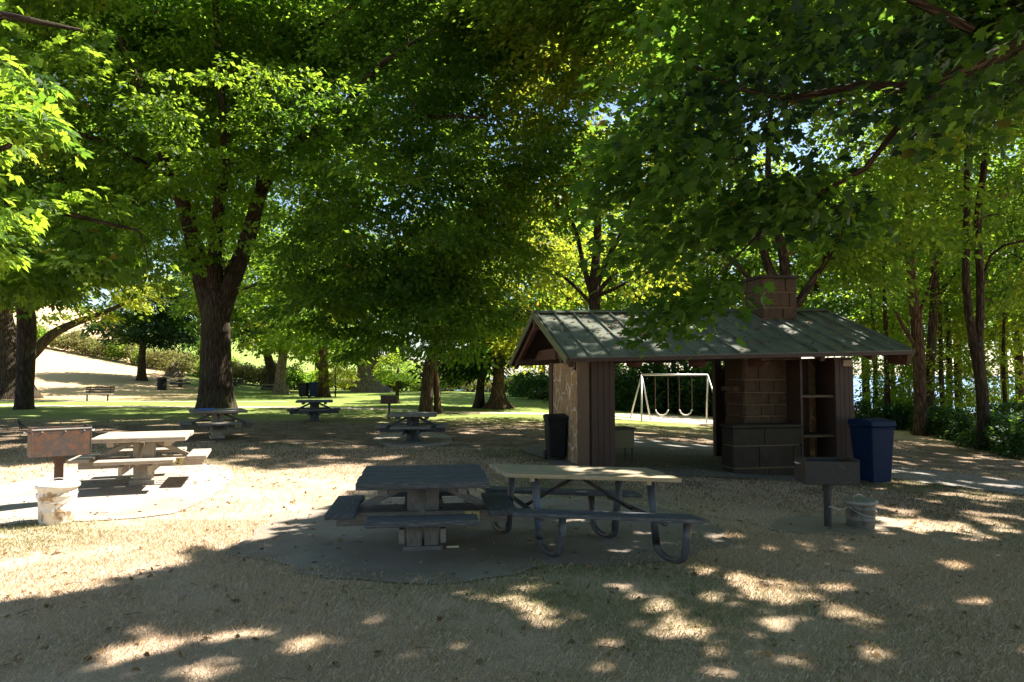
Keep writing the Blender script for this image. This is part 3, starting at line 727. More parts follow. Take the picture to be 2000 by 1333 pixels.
# ---- the pair of trunks at the left edge
b = G(47, 800); D = b.y
tree('broadleaf_tree', 'upright dark trunk at far left standing in front of a wide flared trunk', 'tree', b,
     [(b, .36)]+Q([(50, 720, D, .40), (52, 640, D, .42), (48, 570, D, .38), (45, 450, D, .3)]),
     [Q([(46, 480, D, .2), (100, 380, D-1, .14), (180, 260, D-2, .07)]), Q([(46, 470, D, .2), (10, 330, D-1, .14), (0, 150, D-2, .07)])],
     [(P(60, 330, D-1), (7, 5, 5), 2.8), (P(40, 540, D-3), (3.6, 2.4, 1.2), 2.2), (P(150, 40, D), (8, 5, 4.5), 2.6)], 'leaf_dark', .28, per=76, Rr=1.0, seed=15, leaf2='leaf_mid', flare=1.15, carve=False)
b = G(30, 779); D = b.y
tree('flared_tree', 'wide flared trunk at the left edge with one limb leaning right over the hill', 'tree', b,
     [(b, 1.0)]+Q([(28, 750, D, .85), (22, 700, D, .8), (12, 650, D, .62), (4, 600, D, .5), (-5, 540, D, .45)]),
     [Q([(40, 712, D, .45), (66, 690, D, .36), (100, 655, D, .32), (145, 632, D, .26), (200, 612, D-1, .18), (250, 590, D-1, .1)]), Q([(-10, 720, D, .35), (-40, 690, D, .3), (-90, 640, D, .2)]),
      Q([(12, 650, D, .35), (16, 590, D, .3), (22, 520, D, .24)])],
     [(P(170, 560, D-2), (5.6, 3.5, 2.4), 1.8), (P(40, 420, D), (9, 6, 6), 2.4)], 'leaf_yellow', .30, per=80, Rr=1.0, seed=16, bark='bark', flare=1.5, leaf2='leaf_mid')

# ---- right-hand trees
b = G(1922, 879); D = b.y
tree('twin_stemmed_tree', 'tall dark twin-stemmed tree at the right, its two stems joining at a fork', 'tree', b,
     [(b, .22)]+Q([(1920, 800, D, .19), (1914, 730, D, .19), (1906, 670, D, .22)]),
     [Q([(1904, 685, D, .15), (1893, 620, D, .13), (1886, 540, D, .12), (1888, 430, D, .11), (1890, 300, D, .09), (1900, 100, D, .06)]),
      Q([(1908, 685, D, .15), (1914, 620, D, .13), (1914, 540, D, .12), (1910, 430, D, .12), (1925, 300, D, .1), (1945, 80, D, .07)]),
      Q([(1915, 560, D, .06), (1935, 500, D, .05), (1960, 480, D-.5, .04), (2030, 465, D-1, .03)])],
     [(P(1900, 330, D), (3.0, 2.5, 3.0), 1.8), (P(1900, 90, D), (4, 3, 2.5), 2.4), (P(1990, 560, D+1), (1.2, 1.5, 1.2), 1.8), ((14, 18, 13.5), (5, 5, 2), 4.5), ((18.5, 15.5, 12), (6, 6.5, 2.4), 5)], 'leaf_mid', .19, per=80, Rr=.75, seed=17, leaf2='leaf_yellow', carve=True, flare=1.3)  # last lobes lie out of frame, added to shade the ground at right
b = G(1798, 851); D = b.y
tree('park_tree', 'straight brown trunk standing just beyond the right end of the pavilion roof', 'tree', b,
     [(b, .27)]+Q([(1797, 780, D, .24), (1795, 700, D, .25), (1790, 640, D, .22), (1780, 540, D, .18), (1775, 420, D, .14), (1780, 260, D, .08)]),
     [Q([(1790, 680, D, .1), (1765, 640, D, .08), (1745, 600, D, .05)]), Q([(1790, 650, D, .1), (1800, 600, D, .08), (1815, 560, D, .05), (1850, 420, D, .03)]), Q([(1776, 500, D, .08), (1720, 430, D-1, .05), (1650, 400, D-1, .03)])],
     [(P(1770, 380, D), (4.2, 3, 3.4), 2), (P(1800, 150, D), (5, 4, 3.5), 2.4), ((15, 25, 16), (6, 5, 2), 4), ((21, 24, 14), (6.5, 6, 2.4), 4.5)], 'leaf_mid', .21, per=72, Rr=.8, seed=18, leaf2='leaf_dark', bark='bark_red', carve=True, flare=1.2)  # high lobes out of view added for shade on the right
b = G(1818, 842); D = b.y
tree('park_tree', 'dark trunk with a pale foot directly behind the straight brown trunk', 'tree', b,
     [(b, .24)]+Q([(1816, 780, D, .2), (1818, 700, D, .2), (1825, 560, D, .17), (1828, 400, D, .12), (1830, 280, D, .08)]), [Q([(1822, 600, D, .1), (1860, 540, D, .07), (1900, 500, D, .04)])],
     [(P(1830, 360, D), (4.5, 3.5, 3.6), 3)], 'leaf_mid', .22, per=66, Rr=.85, seed=19, flare=1.3)

# ---- trees on the far lawn, each with its own trunk
def lawn_tree(name, label, px, py, r, path, env, leaf, size, seed, bark='bark', leaf2=None, flare=1.4, limbs=(), per=60, Rr=1.0, **kw):
    b = G(px, py); D = b.y
    return tree(name, label, 'tree', b, [(b, r)]+[(P(x, y, D+dd), rr) for x, y, dd, rr in path],
                [[(P(x, y, D+dd), rr) for x, y, dd, rr in lb] for lb in limbs],
                [((P(x, y, D+dd)), rad, n) for x, y, dd, rad, n in env], leaf, size, per=per, Rr=Rr, seed=seed, bark=bark, leaf2=leaf2, flare=flare, **kw)
lawn_tree('round_tree', 'small round dark-green tree on the hill lawn beside a grey litter bin', 277, 744, .42, [(277, 700, 0, .34), (280, 670, 0, .3), (284, 640, 0, .2)],
          [(290, 640, 0, (5.2, 4.5, 1.9), 200), (300, 600, 0, (4.8, 4, 2.2), 150)], 'leaf_blue', .34, 21, leaf2='leaf_dark', limbs=[[(280, 675, 0, .2), (240, 655, 0, .12)], [(282, 670, 0, .2), (340, 650, 0, .1)]])
lawn_tree('lawn_tree', 'grey leaning trunk left of a pair on the far lawn behind picnic tables', 531, 762, .62, [(532, 730, 0, .5), (524, 700, 0, .42), (515, 660, 0, .3), (508, 620, 0, .2)],
          [(500, 560, 0, (8.5, 6, 6.0), 260), (540, 650, 0, (5, 4, 1.6), 50)], 'leaf_mid', .4, 22, leaf2='leaf_blue', flare=1.7)
lawn_tree('lawn_tree', 'bright-edged trunk of the lawn pair, a bicycle leaning beside it', 549, 770, .5, [(548, 735, 0, .42), (552, 700, 0, .38), (556, 650, 0, .28), (560, 600, 0, .2)],
          [(575, 560, 0, (7, 5, 6.0), 230), (580, 665, 0, (3.5, 3, 1.2), 34)], 'leaf_mid', .36, 23, bark='bark_pale', leaf2='leaf_yellow', flare=1.5)
lawn_tree('lawn_tree', 'thick trunk on the lawn immediately right of the blue and dark bins', 632, 776, .44, [(632, 740, 0, .37), (631, 700, 0, .36), (632, 650, 0, .3), (636, 590, 0, .2)],
          [(650, 570, 0, (6.5, 4.5, 5.4), 240), (600, 655, 0, (2.6, 2.4, 1.1), 28)], 'leaf_mid', .3, 24, bark='bark_red', leaf2='leaf_dark', flare=1.25)
lawn_tree('fluted_tree', 'wide pale fluted trunk on the far lawn in front of the hedge', 724, 766, 1.05, [(722, 740, 0, .95), (722, 710, 0, .9), (722, 680, 0, .8), (720, 620, 0, .5)],
          [(715, 570, 0, (8, 5, 6), 260), (715, 685, 1, (4.4, 3, 1.5), 60)], 'leaf_mid', .38, 25, bark='bark_pale', leaf2='leaf_yellow', flare=1.9, rough=.2)
lawn_tree('small_tree', 'small feathery light-green tree in front of the hedge, left of the leaning trunk', 776, 788, .12, [(776, 760, 0, .1), (777, 740, 0, .09), (778, 715, 0, .06)],
          [(777, 722, 0, (1.45, 1.2, .95), 60)], 'leaf_yellow', .14, 26, leaf2='leaf_mid', per=60, Rr=.35, flare=1.1, limbs=[[(777, 745, 0, .05), (760, 725, 0, .02)], [(777, 742, 0, .05), (796, 722, 0, .02)]])
lawn_tree('sapling', 'thin yellow-green sapling on the lawn right of the thick trunk', 655, 776, .06, [(655, 755, 0, .05), (655, 735, 0, .04), (656, 715, 0, .02)],
          [(658, 733, 0, (1.5, 1.2, 1.0), 40)], 'leaf_yellow', .17, 27, per=40, Rr=.4, flare=1.0)
lawn_tree('lawn_tree', 'slim dark tree with low drooping leaves left of a heavily flared trunk', 937, 797, .27, [(938, 760, 0, .22), (942, 730, 0, .2), (946, 690, 0, .17), (950, 600, 0, .1)],
          [(930, 640, 0, (3.4, 2.6, 2.4), 160), (900, 715, 0, (1.9, 1.5, .7), 44)], 'leaf_blue', .26, 28, leaf2='leaf_mid', limbs=[[(942, 720, 0, .1), (910, 700, 0, .05)]])
lawn_tree('lawn_tree', 'heavily flared trunk just left of the black litter bin and pavilion', 974, 798, .38, [(973, 780, 0, .33), (974, 740, 0, .29), (975, 700, 0, .27), (972, 640, 0, .24), (970, 540, 0, .16)],
          [(975, 480, 0, (5.4, 4, 4.4), 230), (1000, 640, 0, (3.0, 2.5, 1.5), 90)], 'leaf_yellow', .25, 29, leaf2='leaf_mid', bark='bark_red', flare=2.3)
lawn_tree('stump_sprout', 'short stump sprouting leaves at the foot of the hill hedge', 341, 736, .6, [(340, 722, 0, .55), (342, 710, 0, .35)],
          [(344, 706, 0, (2.2, 1.6, 1.3), 34)], 'leaf_hedge', .3, 30, bark='bark_pale', per=40, Rr=.6, flare=1.7)

# ---- woodland behind, built from a few kinds
def wood_tree(label, px, d, H, cr, r, leaf, leaf2, seed, lean=0, bark='bark', low=.35, n=190, per=66, size=.34, group=None, cz=.62, flat=1.0):
    b = at(px, d)
    tp = [(b, r), (b+Vector((lean*.3, 0, H*.3)), r*.85), (b+Vector((lean*.7, .2, H*.6)), r*.6), (b+Vector((lean, 0, H*.88)), r*.25)]
    rr = random.Random(seed); lb = []
    for i in range(7):
        a = rr.uniform(0, 6.28); z = H*rr.uniform(low, .7); st_ = b+Vector((lean*z/H, 0, z))
        e = st_+Vector((math.cos(a)*cr*.7, math.sin(a)*cr*.6, H*.16))
        lb.append([(st_, r*.4), ((st_+e)/2+Vector((0, 0, .3)), r*.25), (e, r*.1)])
    return tree('woodland_tree', label, 'tree', b, tp, lb, [(b+Vector((lean*.6, 0, H*cz)), (cr, cr*.8, H*(1-low)*.56), 3.2)], leaf, size, per=per, Rr=1.0, seed=seed, bark=bark, leaf2=leaf2, group=group, flare=1.2, sides=9)
GW = 'woodland trees behind the lawn and pavilion'
protoA = wood_tree('tall mid-green woodland tree in the row beyond the swings', 1290, 47, 17, 5.5, .26, 'leaf_mid', 'leaf_dark', 40, group=GW)
protoB = wood_tree('tall yellow-green woodland tree at the back, above the pavilion roof', 1420, 44, 18, 5.5, .28, 'leaf_mid', 'leaf_yellow', 41, group=GW)
protoC = wood_tree('tall dark woodland tree filling the gap right of the swings', 1500, 52, 19, 6, .3, 'leaf_dark', 'leaf_mid', 42, group=GW)
for i, (pr, px, d, rz, sc_, lab) in enumerate([
    (protoB, 1110, 50, 1.0, .95, 'woodland tree seen left of the pavilion gable, yellow-green'),
    (protoC, 1200, 56, 2.0, 1.05, 'dark woodland tree behind the left end of the swings'),
    (protoA, 1600, 42, 2.6, .95, 'mid-green woodland tree behind the right half of the roof'),
    (protoB, 1690, 48, 4.0, 1.0, 'yellow-green woodland tree right of the chimney'),
    (protoC, 1790, 50, .7, 1.0, 'dark woodland tree behind the straight brown trunk'),
    (protoA, 1870, 40, 5.0, .85, 'mid-green woodland tree left of the twin-stemmed tree'),
    (protoB, 1990, 36, 3.1, .85, 'yellow-green woodland tree at the right edge'),
    (protoC, 2120, 30, 3.7, .8, 'dark woodland tree overhanging the right frame edge'),
    (protoA, 1960, 47, 1.9, 1.0, 'tall woodland tree behind the twin-stemmed tree'),
    (protoC, 1060, 64, 4.4, 1.0, 'dark woodland tree beyond the flared trunk'),
    (protoA, 390, 92, 2.2, 1.2, 'tree behind the hedge left of the massive trunk'),
    (protoC, 880, 70, 2.9, 1.0, 'dark tree beyond the leaning trunk by the hedge'),
    (protoB, 620, 78, .4, 1.15, 'tall pale green tree behind the hedge in the middle distance'),
    (protoA, 436, 60, 1.3, 1.1, 'mid-green tree behind the massive trunk on the right side'),
    (protoB, -60, 62, 5.9, 1.4, 'leafy tree on the hill at the left edge')]):
    c = copy_tree(pr, at(px, d), rz, (sc_,)*3); tag(c, lab, 'tree', GW)

# slender trees along the shore at the right
GT = 'slender trees along the shore at the right'
def slender(px, d, H, r, seed):
    b = at(px, d)
    return tree('slender_tree', 'slender dark trunk in the row against the blue water at the right', 'tree', b,
                [(b, r), (b+Vector((.1, 0, H*.4)), r*.8), (b+Vector((-.1, 0, H*.75)), r*.5), (b+Vector((.1, 0, H)), r*.2)],
                [], [(b+Vector((0, 0, H*.72)), (1.9, 1.7, H*.28), 44), (b+Vector((.3, 0, 3.0)), (2.8, 2.2, 2.4), 56)], 'leaf_mid', .2, per=44, Rr=.7, seed=seed, group=GT, flare=1.1, sides=7, leaf2='leaf_dark', attach_low=2.0)
s0 = slender(1706, 38, 10, .14, 60)
for px, d, rz, s_ in [(1731, 34, 1, 1.05), (1745, 42, 2, 1.15), (1775, 44, 3, .8), (1838, 33, 4, .9), (1850, 37, 5, 1.2), (1872, 43, .5, .8), (1962, 33, 1.6, .8), (1993, 39, 2.7, 1.2), (1318, 41, 2.2, 1.2), (1336, 43, .2, 1.1), (1240, 44, 2.9, 1.0), (1385, 43, 4.9, 1.1)]:
    c = copy_tree(s0, at(px, d), rz, (s_,)*3)
    if px < 1400: tag(c, 'slender dark trunk among the bushes behind the swing set', 'tree', 'slender trees behind the swings')

# ------------------------------------------------------------------ hedge and shrubs
def shrub(name, label, loc, radii, n, leaf, leaf2, size, seed, per=60, group=None, Rr=.45):
    rs = np.random.RandomState(seed); root = empty(name, loc); tag(root, label, 'shrub', group)
    d = rs.normal(0, 1, (n, 3)); d /= np.linalg.norm(d, axis=1)[:, None]; d[:, 2] = np.abs(d[:, 2])
    C = d*np.array(radii)*(rs.uniform(.2, 1, n)**.4)[:, None]+np.array([0, 0, .15]); O = d
    m = MB()
    for i in range(0, n, 2): m.tube([(C[i][0]*.15, C[i][1]*.15, -.1), tuple(C[i]*np.array([.6, .6, .5])), tuple(C[i])], [.025, .016, .006], 5, False)
    m.build('stems', M['bark'], root)
    V, Fc, k, ti = leaves(rs, C, O, per, Rr*rs.uniform(.7, 1.3, n), size, T_SIMPLE, .3, .2, jitter=.8)
    nl = len(V)//4; mi = (rs.uniform(0, 1, nl) < .35).astype(int)
    np_mesh('foliage', V, Fc, k, None, root, mats=[M[leaf], M[leaf2]], midx=mi, attr=ti)
    return root
GS = 'dark undergrowth bushes at the wood edge'
sh = shrub('shrub', 'dark leafy bush in the undergrowth behind the swing set', at(1210, 41), (2.6, 2.0, 2.6), 90, 'leaf_blue', 'leaf_dark', .2, 70, group=GS)
for px, d, rz, s_, lab in [(1275, 42, 1, 1.1, 0), (1340, 41, 2, 1.15, 0), (1405, 40, 3, 1.1, 0), (1465, 40, 4, 1.0, 0), (1130, 45, 1.4, 1.0, 1), (1065, 50, 2.4, .9, 1), (1175, 50, .4, 1.3, 1), (1040, 56, 5.4, .8, 1),
                           (1700, 34, 5, .5, 2), (1745, 33, 1, .45, 2), (1790, 34, 2, .5, 2), (1850, 29, 3, .45, 2), (1890, 27, 3.9, .42, 2), (1940, 24, 4, .45, 2), (1985, 22.5, 5.5, .45, 2), (2030, 21, 0, .5, 2), (1825, 31, .6, .45, 2), (1965, 27, 1.1, .6, 2)]:
    c = copy_tree(sh, at(px, d), rz, (s_*1.15, s_*1.15, s_))
    tag(c, ['dark leafy bush in the undergrowth behind the swing set', 'bushy undergrowth left of the pavilion beyond the lawn', 'low dark bush at the wood edge on the right, before the water'][lab], 'shrub', [GS, 'undergrowth beyond the lawn', 'low bushes on the right'][lab])
shrub('shrub', 'round dark-green bush beside the bicycle on the far lawn', G(575, 762), (1.9, 1.5, 2.0), 60, 'leaf_dark', 'leaf_mid', .24, 71)
# hedge: one long mass along the bluff
rs = np.random.RandomState(5); Cn = []
for i in range(2600):
    x = rs.uniform(-95, 12); E = 72+.3*max(-x, 0)-.62*max(x, 0); y = E-3.2+rs.normal(0, .7)
    hgt = 1.25+.9*sstep((-x-14)/14)+.35*math.sin(x*.9)+.3*math.sin(x*2.3+1)
    z = gzf(x, y)+rs.uniform(.1, 1)**.7*hgt; Cn.append((x, y, z))
Cn = np.array(Cn); On = rs.normal(0, 1, Cn.shape); On /= np.linalg.norm(On, axis=1)[:, None]
V, Fc, k, ti = leaves(rs, Cn, On, 44, np.full(len(Cn), .62), .26, T_SIMPLE, .4, .1, jitter=.9)
nl = len(V)//4; cc = V.reshape(nl, 4, 3)[:, 0]; f = np.sin(cc[:, 0]*.5)+np.sin(cc[:, 0]*1.7+1)*.7+rs.normal(0, .5, nl)
hd = np_mesh('hedge', V, Fc, k, None, mats=[M['leaf_hedge'], M['leaf_mid']], midx=(f > .5).astype(int), attr=ti)
tag(hd, 'long rough hedge of mixed bushes along the top of the bluff', 'hedge', kind='stuff')

# ------------------------------------------------------------------ picnic tables on pedestals
def pedestal_table(label, loc, rz, wood_, beam_, post, top=1.28, taper=1.0, number=None, boards=5, concrete=False, group='square picnic tables with four benches'):
    root = empty('picnic_table', loc, rz); tag(root, label, 'picnic table', group)
    h = .76; t = .07; bw = top/boards
    m = MB()
    for i in range(boards):
        y = -top/2+bw*(i+.5); m.box((random.Random(i).uniform(-.008, .008), y, h-t/2+random.Random(i+9).uniform(-.003, .003)), (top, bw-.016, t))
    tp = m.build('table_top', M[wood_], root, .012)
    for s_ in (-1, 1):
        m = MB(); m.box((s_*top*.3, 0, h-t-.035), (.09, top*.86, .07)); m.build('top_batten', M[beam_], root, .006)
    m = MB()
    if concrete:
        m.box((0, 0, .36), (.30, .30, .74), taper=.85)
        m.box((0, 0, .02), (.36, .36, .10))
    else:
        m.box((-.085, 0, .32), (.15, .3, .86)); m.box((.085, .01, .32), (.15, .27, .86)); m.box((0, 0, .01), (.40, .36, .06))
    m.build('pedestal', M[post], root, .012)
    for s_ in (-1, 1):
        m = MB(); m.box((0, s_*.19, .335), (1.72, .05, .13)); m.build('bench_beam', M[beam_], root, .006)
        m = MB(); m.box((s_*.19, 0, .30), (.05, 1.72, .13)); m.build('bench_beam', M[beam_], root, .006)
    for a in range(4):
        ang = a*math.pi/2; c, s_ = math.cos(ang), math.sin(ang)
        m = MB()
        p0 = Vector((c*.13, s_*.13, .66)); p1 = Vector((c*.70, s_*.70, .38)); m.beam(p0, p1, .05, .07)
        m.build('brace', M[beam_], root, .004)
        m = MB(); q = Matrix.Rotation(ang, 3, 'Z')
        m.box(q @ Vector((.79, 0, .425)), (.29, 1.04, .055), q)
        m.build('bench', M[wood_], root, .012)
    if number:
        m = MB(); m.box((.50, -.222, .335), (.15, .012, .11)); pq = m.build('number_plaque', M['plaque'], root)
        fc = bpy.data.curves.new('number', 'FONT'); fc.body = number; fc.size = .12; fc.extrude = .001; fc.align_x = 'CENTER'; fc.align_y = 'CENTER'
        fc.materials.append(M['ink']); fo = bpy.data.objects.new('number', fc); link(fo, pq)
        bpy.context.view_layer.update()
        me = bpy.data.meshes.new_from_object(fo.evaluated_get(bpy.context.evaluated_depsgraph_get()))
        bpy.data.objects.remove(fo); fo = bpy.data.objects.new('number', me); link(fo, pq)
        if not me.materials: me.materials.append(M['ink'])
        fo.location = (.50, -.231, .335); fo.rotation_euler = (math.pi/2, 0, 0)
    return root
c = G(822, 1066)
pedestal_table('dark blue-grey weathered square picnic table in the foreground beside a metal-legged table', (-.93, 7.22, .012), R(7), 'wood_dark', 'wood_grey', 'wood_grey', 1.28, number='1')
pedestal_table('sun-bleached square picnic table numbered 2 behind the rusty box grill', (-5.80, 10.85, gzf(-5.8, 10.85)+.012), R(20), 'wood_pale', 'wood_pale', 'concrete_post', 1.28, number='2', boards=3, concrete=True)
q = G(424, 856); pt4 = pedestal_table('shaded square picnic table with a blue case on it, in front of the massive trunk', (q.x, q.y, q.z), R(28), 'wood_grey', 'wood_grey', 'concrete_post', 1.35, number='4', concrete=True)
bq = P(402, 809, q.y-.25); m = MB(); m.box((0, 0, .018), (.42, .24, .035)); m.box((0, -.1, .04), (.1, .02, .012))
bo = m.build('blue_case', M['blueplastic'], None, .006); bo.location = (bq.x, q.y-.25, q.z+.763); bo.rotation_euler = (0, 0, R(15)); tag(bo, 'flat bright blue case lying on a shaded picnic table', 'case')
q = G(614, 823); pedestal_table('distant dark square picnic table seen against the sunny lawn', q, R(14), 'wood_dark', 'wood_dark', 'wood_dark', 1.28)
q = G(806, 863); pedestal_table('shaded square picnic table in the middle ground left of the pavilion', q, R(4), 'wood_grey', 'wood_dark', 'wood_dark', 1.28)
# far little tables
for px, py, rz, lab in [(352, 757, .4, 'tiny far picnic table on the lawn between the grey bin and massive trunk'), (459, 754, .2, 'tiny far picnic table just right of the massive trunk'), (536, 768, .1, 'far picnic table in front of the paired lawn trunks'), (857, 770, .05, 'pale far picnic table before the hedge behind the thin brown trunk')]:
    q = G(px, py); pedestal_table(lab, q, rz, 'wood_grey' if px < 800 else 'wood_pale', 'wood_dark', 'wood_dark', 1.5, boards=4, group='far picnic tables on the lawn')

# ------------------------------------------------------------------ metal-legged table
root = empty('picnic_table', (.69, 7.2, .012), R(-11)); tag(root, 'long picnic table with straw-coloured top and bent steel tube legs', 'picnic table')
m = MB()
for i in range(4):
    m.box((random.Random(i).uniform(-.012, .012), -.27+i*.18, .765), (1.74, .172, .042))
m.build('table_top', M['wood_fresh'], root, .006)
for s_ in (-1, 1):
    m = MB(); m.box((0, s_*.62, .455), (1.76, .235, .04)); m.build('bench', M['wood_dark'], root, .008)
for sx in (-.58, .58):
    for s_ in (-1, 1):
        m = MB(); pts = [(sx, s_*.20, .74), (sx, s_*.25, .35), (sx, s_*.27, .13)]
        for k in range(9):
            a = math.pi*k/8; pts.append((sx, s_*(.435-.165*math.cos(a)), .135-.105*math.sin(a)))
        pts += [(sx, s_*.62, .25), (sx, s_*.63, .43)]
        m.tube(pts, .031, 12); lg = m.build('leg', M['tube'], root, smooth=True)
        if sx < 0 and s_ < 0:
            m2 = MB(); m2.tube([(sx, s_*.205, .70), (sx, s_*.25, .35), (sx, s_*.27, .15)], .0335, 12); m2.build('blue_paint', M['bluepaint'], lg, smooth=True)
    m = MB(); m.tube([(sx, -.64, .405), (sx, .64, .405)], .026, 10); m.build('seat_bar', M['tube'], root, smooth=True)
    m = MB(); m.box((sx, 0, .725), (.05, .66, .04)); m.build('top_bracket', M['wood_fresh'], root, .004)
m = MB(); m.tube([(-.55, 0, .41), (-.02, 0, .72)], .018, 8); m.tube([(.55, 0, .41), (.02, 0, .72)], .018, 8); m.build('cross_brace', M['grill_dark'], root, smooth=True)
bpy.context.view_layer.update()
for o_ in root.children_recursive:
    for v_ in o_.data.vertices: v_.co.x -= (.78 if o_.name.startswith(('leg', 'blue_paint')) else .45)*v_.co.y
# card scrap on the slab
q = G(884, 1073); m = MB(); m.box((0, 0, .012), (.125, .035, .018)); o = m.build('card_scrap', M['paper'], None, .003); o.location = (q.x, q.y, q.z+.014); o.rotation_euler = (0, 0, .15)
tag(o, 'small yellowed card tube lying on the slab under the dark table', 'litter')

# ------------------------------------------------------------------ grills
def box_grill(label, loc, rz, w_, d_, h_, z0, mat_box, mat_post, pr=.055, rim=True):
    root = empty('park_grill', loc, rz); tag(root, label, 'grill', 'box grills on posts')
    t = .012; m = MB()
    m.box((0, 0, z0+t/2), (w_, d_, t)); m.box((0, -d_/2+t/2, z0+h_/2), (w_, t, h_-.002)); m.box((0, d_/2-t/2, z0+h_/2+.01), (w_, t, h_-.002))
    for s_ in (-1, 1): m.box((s_*(w_/2-t/2), 0, z0+h_/2+.014), (t*1.05, d_*1.02, h_+.02))
    m.build('firebox', M[mat_box], root, .003)
    m = MB()
    for k in range(14): x = -w_/2+.04+k*(w_-.08)/13; m.tube([(x, -d_/2+.01, z0+h_*.8), (x, d_/2-.01, z0+h_*.8)], .006, 6, False)
    m.build('grate', M[mat_post], root)
    for s_ in (-1, 1):
        m = MB(); x = s_*w_/2
        m.tube([(x, -.05, z0+h_*.86), (x+s_*.045, -.05, z0+h_*.86), (x+s_*.06, 0, z0+h_*.88), (x+s_*.045, .05, z0+h_*.86), (x, .05, z0+h_*.86)], .010, 8); m.build('handle', M['galv'], root, smooth=True)
    if rim:
        m = MB(); m.beam((-w_/2, -d_/2-.002, z0+h_-.004), (w_/2, -d_/2-.002, z0+h_-.004), .008, .016)
        for k in (-.33, .05, .37): m.lathe((k*w_, -d_/2-.004, z0+h_*.9), [(.004, -.006), (.009, -.003), (.009, .003), (.004, .006)], 8)
        m.build('rim', M['galv'], root)
    m = MB(); m.lathe((0, 0, -.3), [(pr, 0), (pr, z0+.3)], 18); m.build('post', M[mat_post], root, smooth=False)
    m = MB(); m.lathe((0, 0, z0-.10), [(pr*1.25, 0), (pr*1.25, .10)], 18); m.build('collar', M[mat_post], root)
    return root
q = at(122, 9.3)
box_grill('large rusty box grill on a post at the left, its steel grey and rust-mottled', q, R(42), .68, .36, .37, .71-q.z, 'grill', 'rust')
q = G(1617, 1031); box_grill('low sooty box grill on a post in front of the pavilion hearth', q, R(-4), .66, .38, .29, .56, 'grill_dark', 'grill_dark', .045, False)
q = G(760, 820); box_grill('small distant brown box grill on a thin post', q, R(3), .62, .35, .30, .62, 'rust', 'grill_dark', .04, False)

# ------------------------------------------------------------------ ash buckets
def bucket(label, loc, mat, lid, r=.20, h=.42, tilt=0):
    root = empty('ash_can', loc, .4); tag(root, label, 'bucket', 'lidded ash cans')
    m = MB(); m.lathe((0, 0, 0), [(r*.86, 0), (r*.87, .012), (r*.90, h*.32), (r*.925, h*.335), (r*.905, h*.35), (r*.94, h*.72), (r*.97, h*.735), (r*.945, h*.75), (r*.965, h*.93), (r*1.0, h)], 32)
    bd = m.build('body', M[mat], root, smooth=True)
    m = MB(); m.lathe((0, 0, h), [(r*1.07, -.03), (r*1.09, -.012), (r*1.09, .008), (r*1.03, .02), (r*.9, .022), (r*.5, .036), (r*.05, .04)], 32)
    lo_ = m.build('lid', M[lid], root, smooth=True); lo_.rotation_euler = (tilt, 0, 0)
    m = MB(); m.tube([(.09*math.cos(a), .02, h+.028+.05*math.sin(a)) for a in [math.pi*k/8 for k in range(9)]], .006, 6); m.build('lid_handle', M['galv'], lo_)
    m = MB(); m.tube([(r*1.0*math.cos(a), -r*1.0*math.sin(a)-.005, h*.80-.10*math.sin(a)) for a in [math.pi*k/12 for k in range(13)]], .004, 6); m.build('bail', M['galv'], root)
    return root
def bucketmat(name, c, stain):
    m, t, p, o = mat_base(name); v = coord(t)
    n = noise(t, v, 6, 6, .7); s_ = noise(t, v, 14, 6, .7, (1, 1, .35))
    col = mix(t, smoothr(t, n, .52, .60), c, stain); col = mix(t, math_(t, 'MULTIPLY', smoothr(t, s_, .5, .7), .6), col, tuple(x*.6 for x in stain))
    t.links.new(col, p.inputs['Base Color']); p.inputs['Roughness'].default_value = .55; p.inputs['Metallic'].default_value = .15; bump(t, p, n, .25, .006); return m
M['can'] = bucketmat('dirty_white_enamel', (.70, .66, .58), (.36, .25, .14)); M['can_lid'] = simple('pale_lid_metal', (.68, .65, .58), .5, .1, .15, 9, .15)
M['can_dark'] = bucketmat('grey_stained_metal', (.16, .155, .14), (.09, .08, .06)); M['can_lid_dark'] = simple('dull_lid_metal', (.27, .27, .24), .55, .1, .3, 9, .2)
q = G(111, 1021); bucket('dirty cream ash can with a pale lid at the left, below the rusty grill', q, 'can', 'can_lid', .215, .45)
q = G(1681, 1031); bucket('dull grey ash can standing beside the sooty grill on the right', q, 'can_dark', 'can_lid_dark', .19, .34)
g1 = G(1617, 1031); m = MB()
m.tube([g1+Vector((.05, 0, .27)), g1+Vector((.13, -.01, .22)), g1+Vector((.22, -.02, .24)), q+Vector((-.19, -.02, .31))], .006, 6)
m.tube([g1+Vector((.0, -.05, .26)), g1+Vector((.05, -.02, .27)), g1+Vector((.0, .05, .28))], .006, 6)
o = m.build('chain', M['galv']); tag(o, 'thin sagging chain tying the grey ash can to the grill post', 'chain')

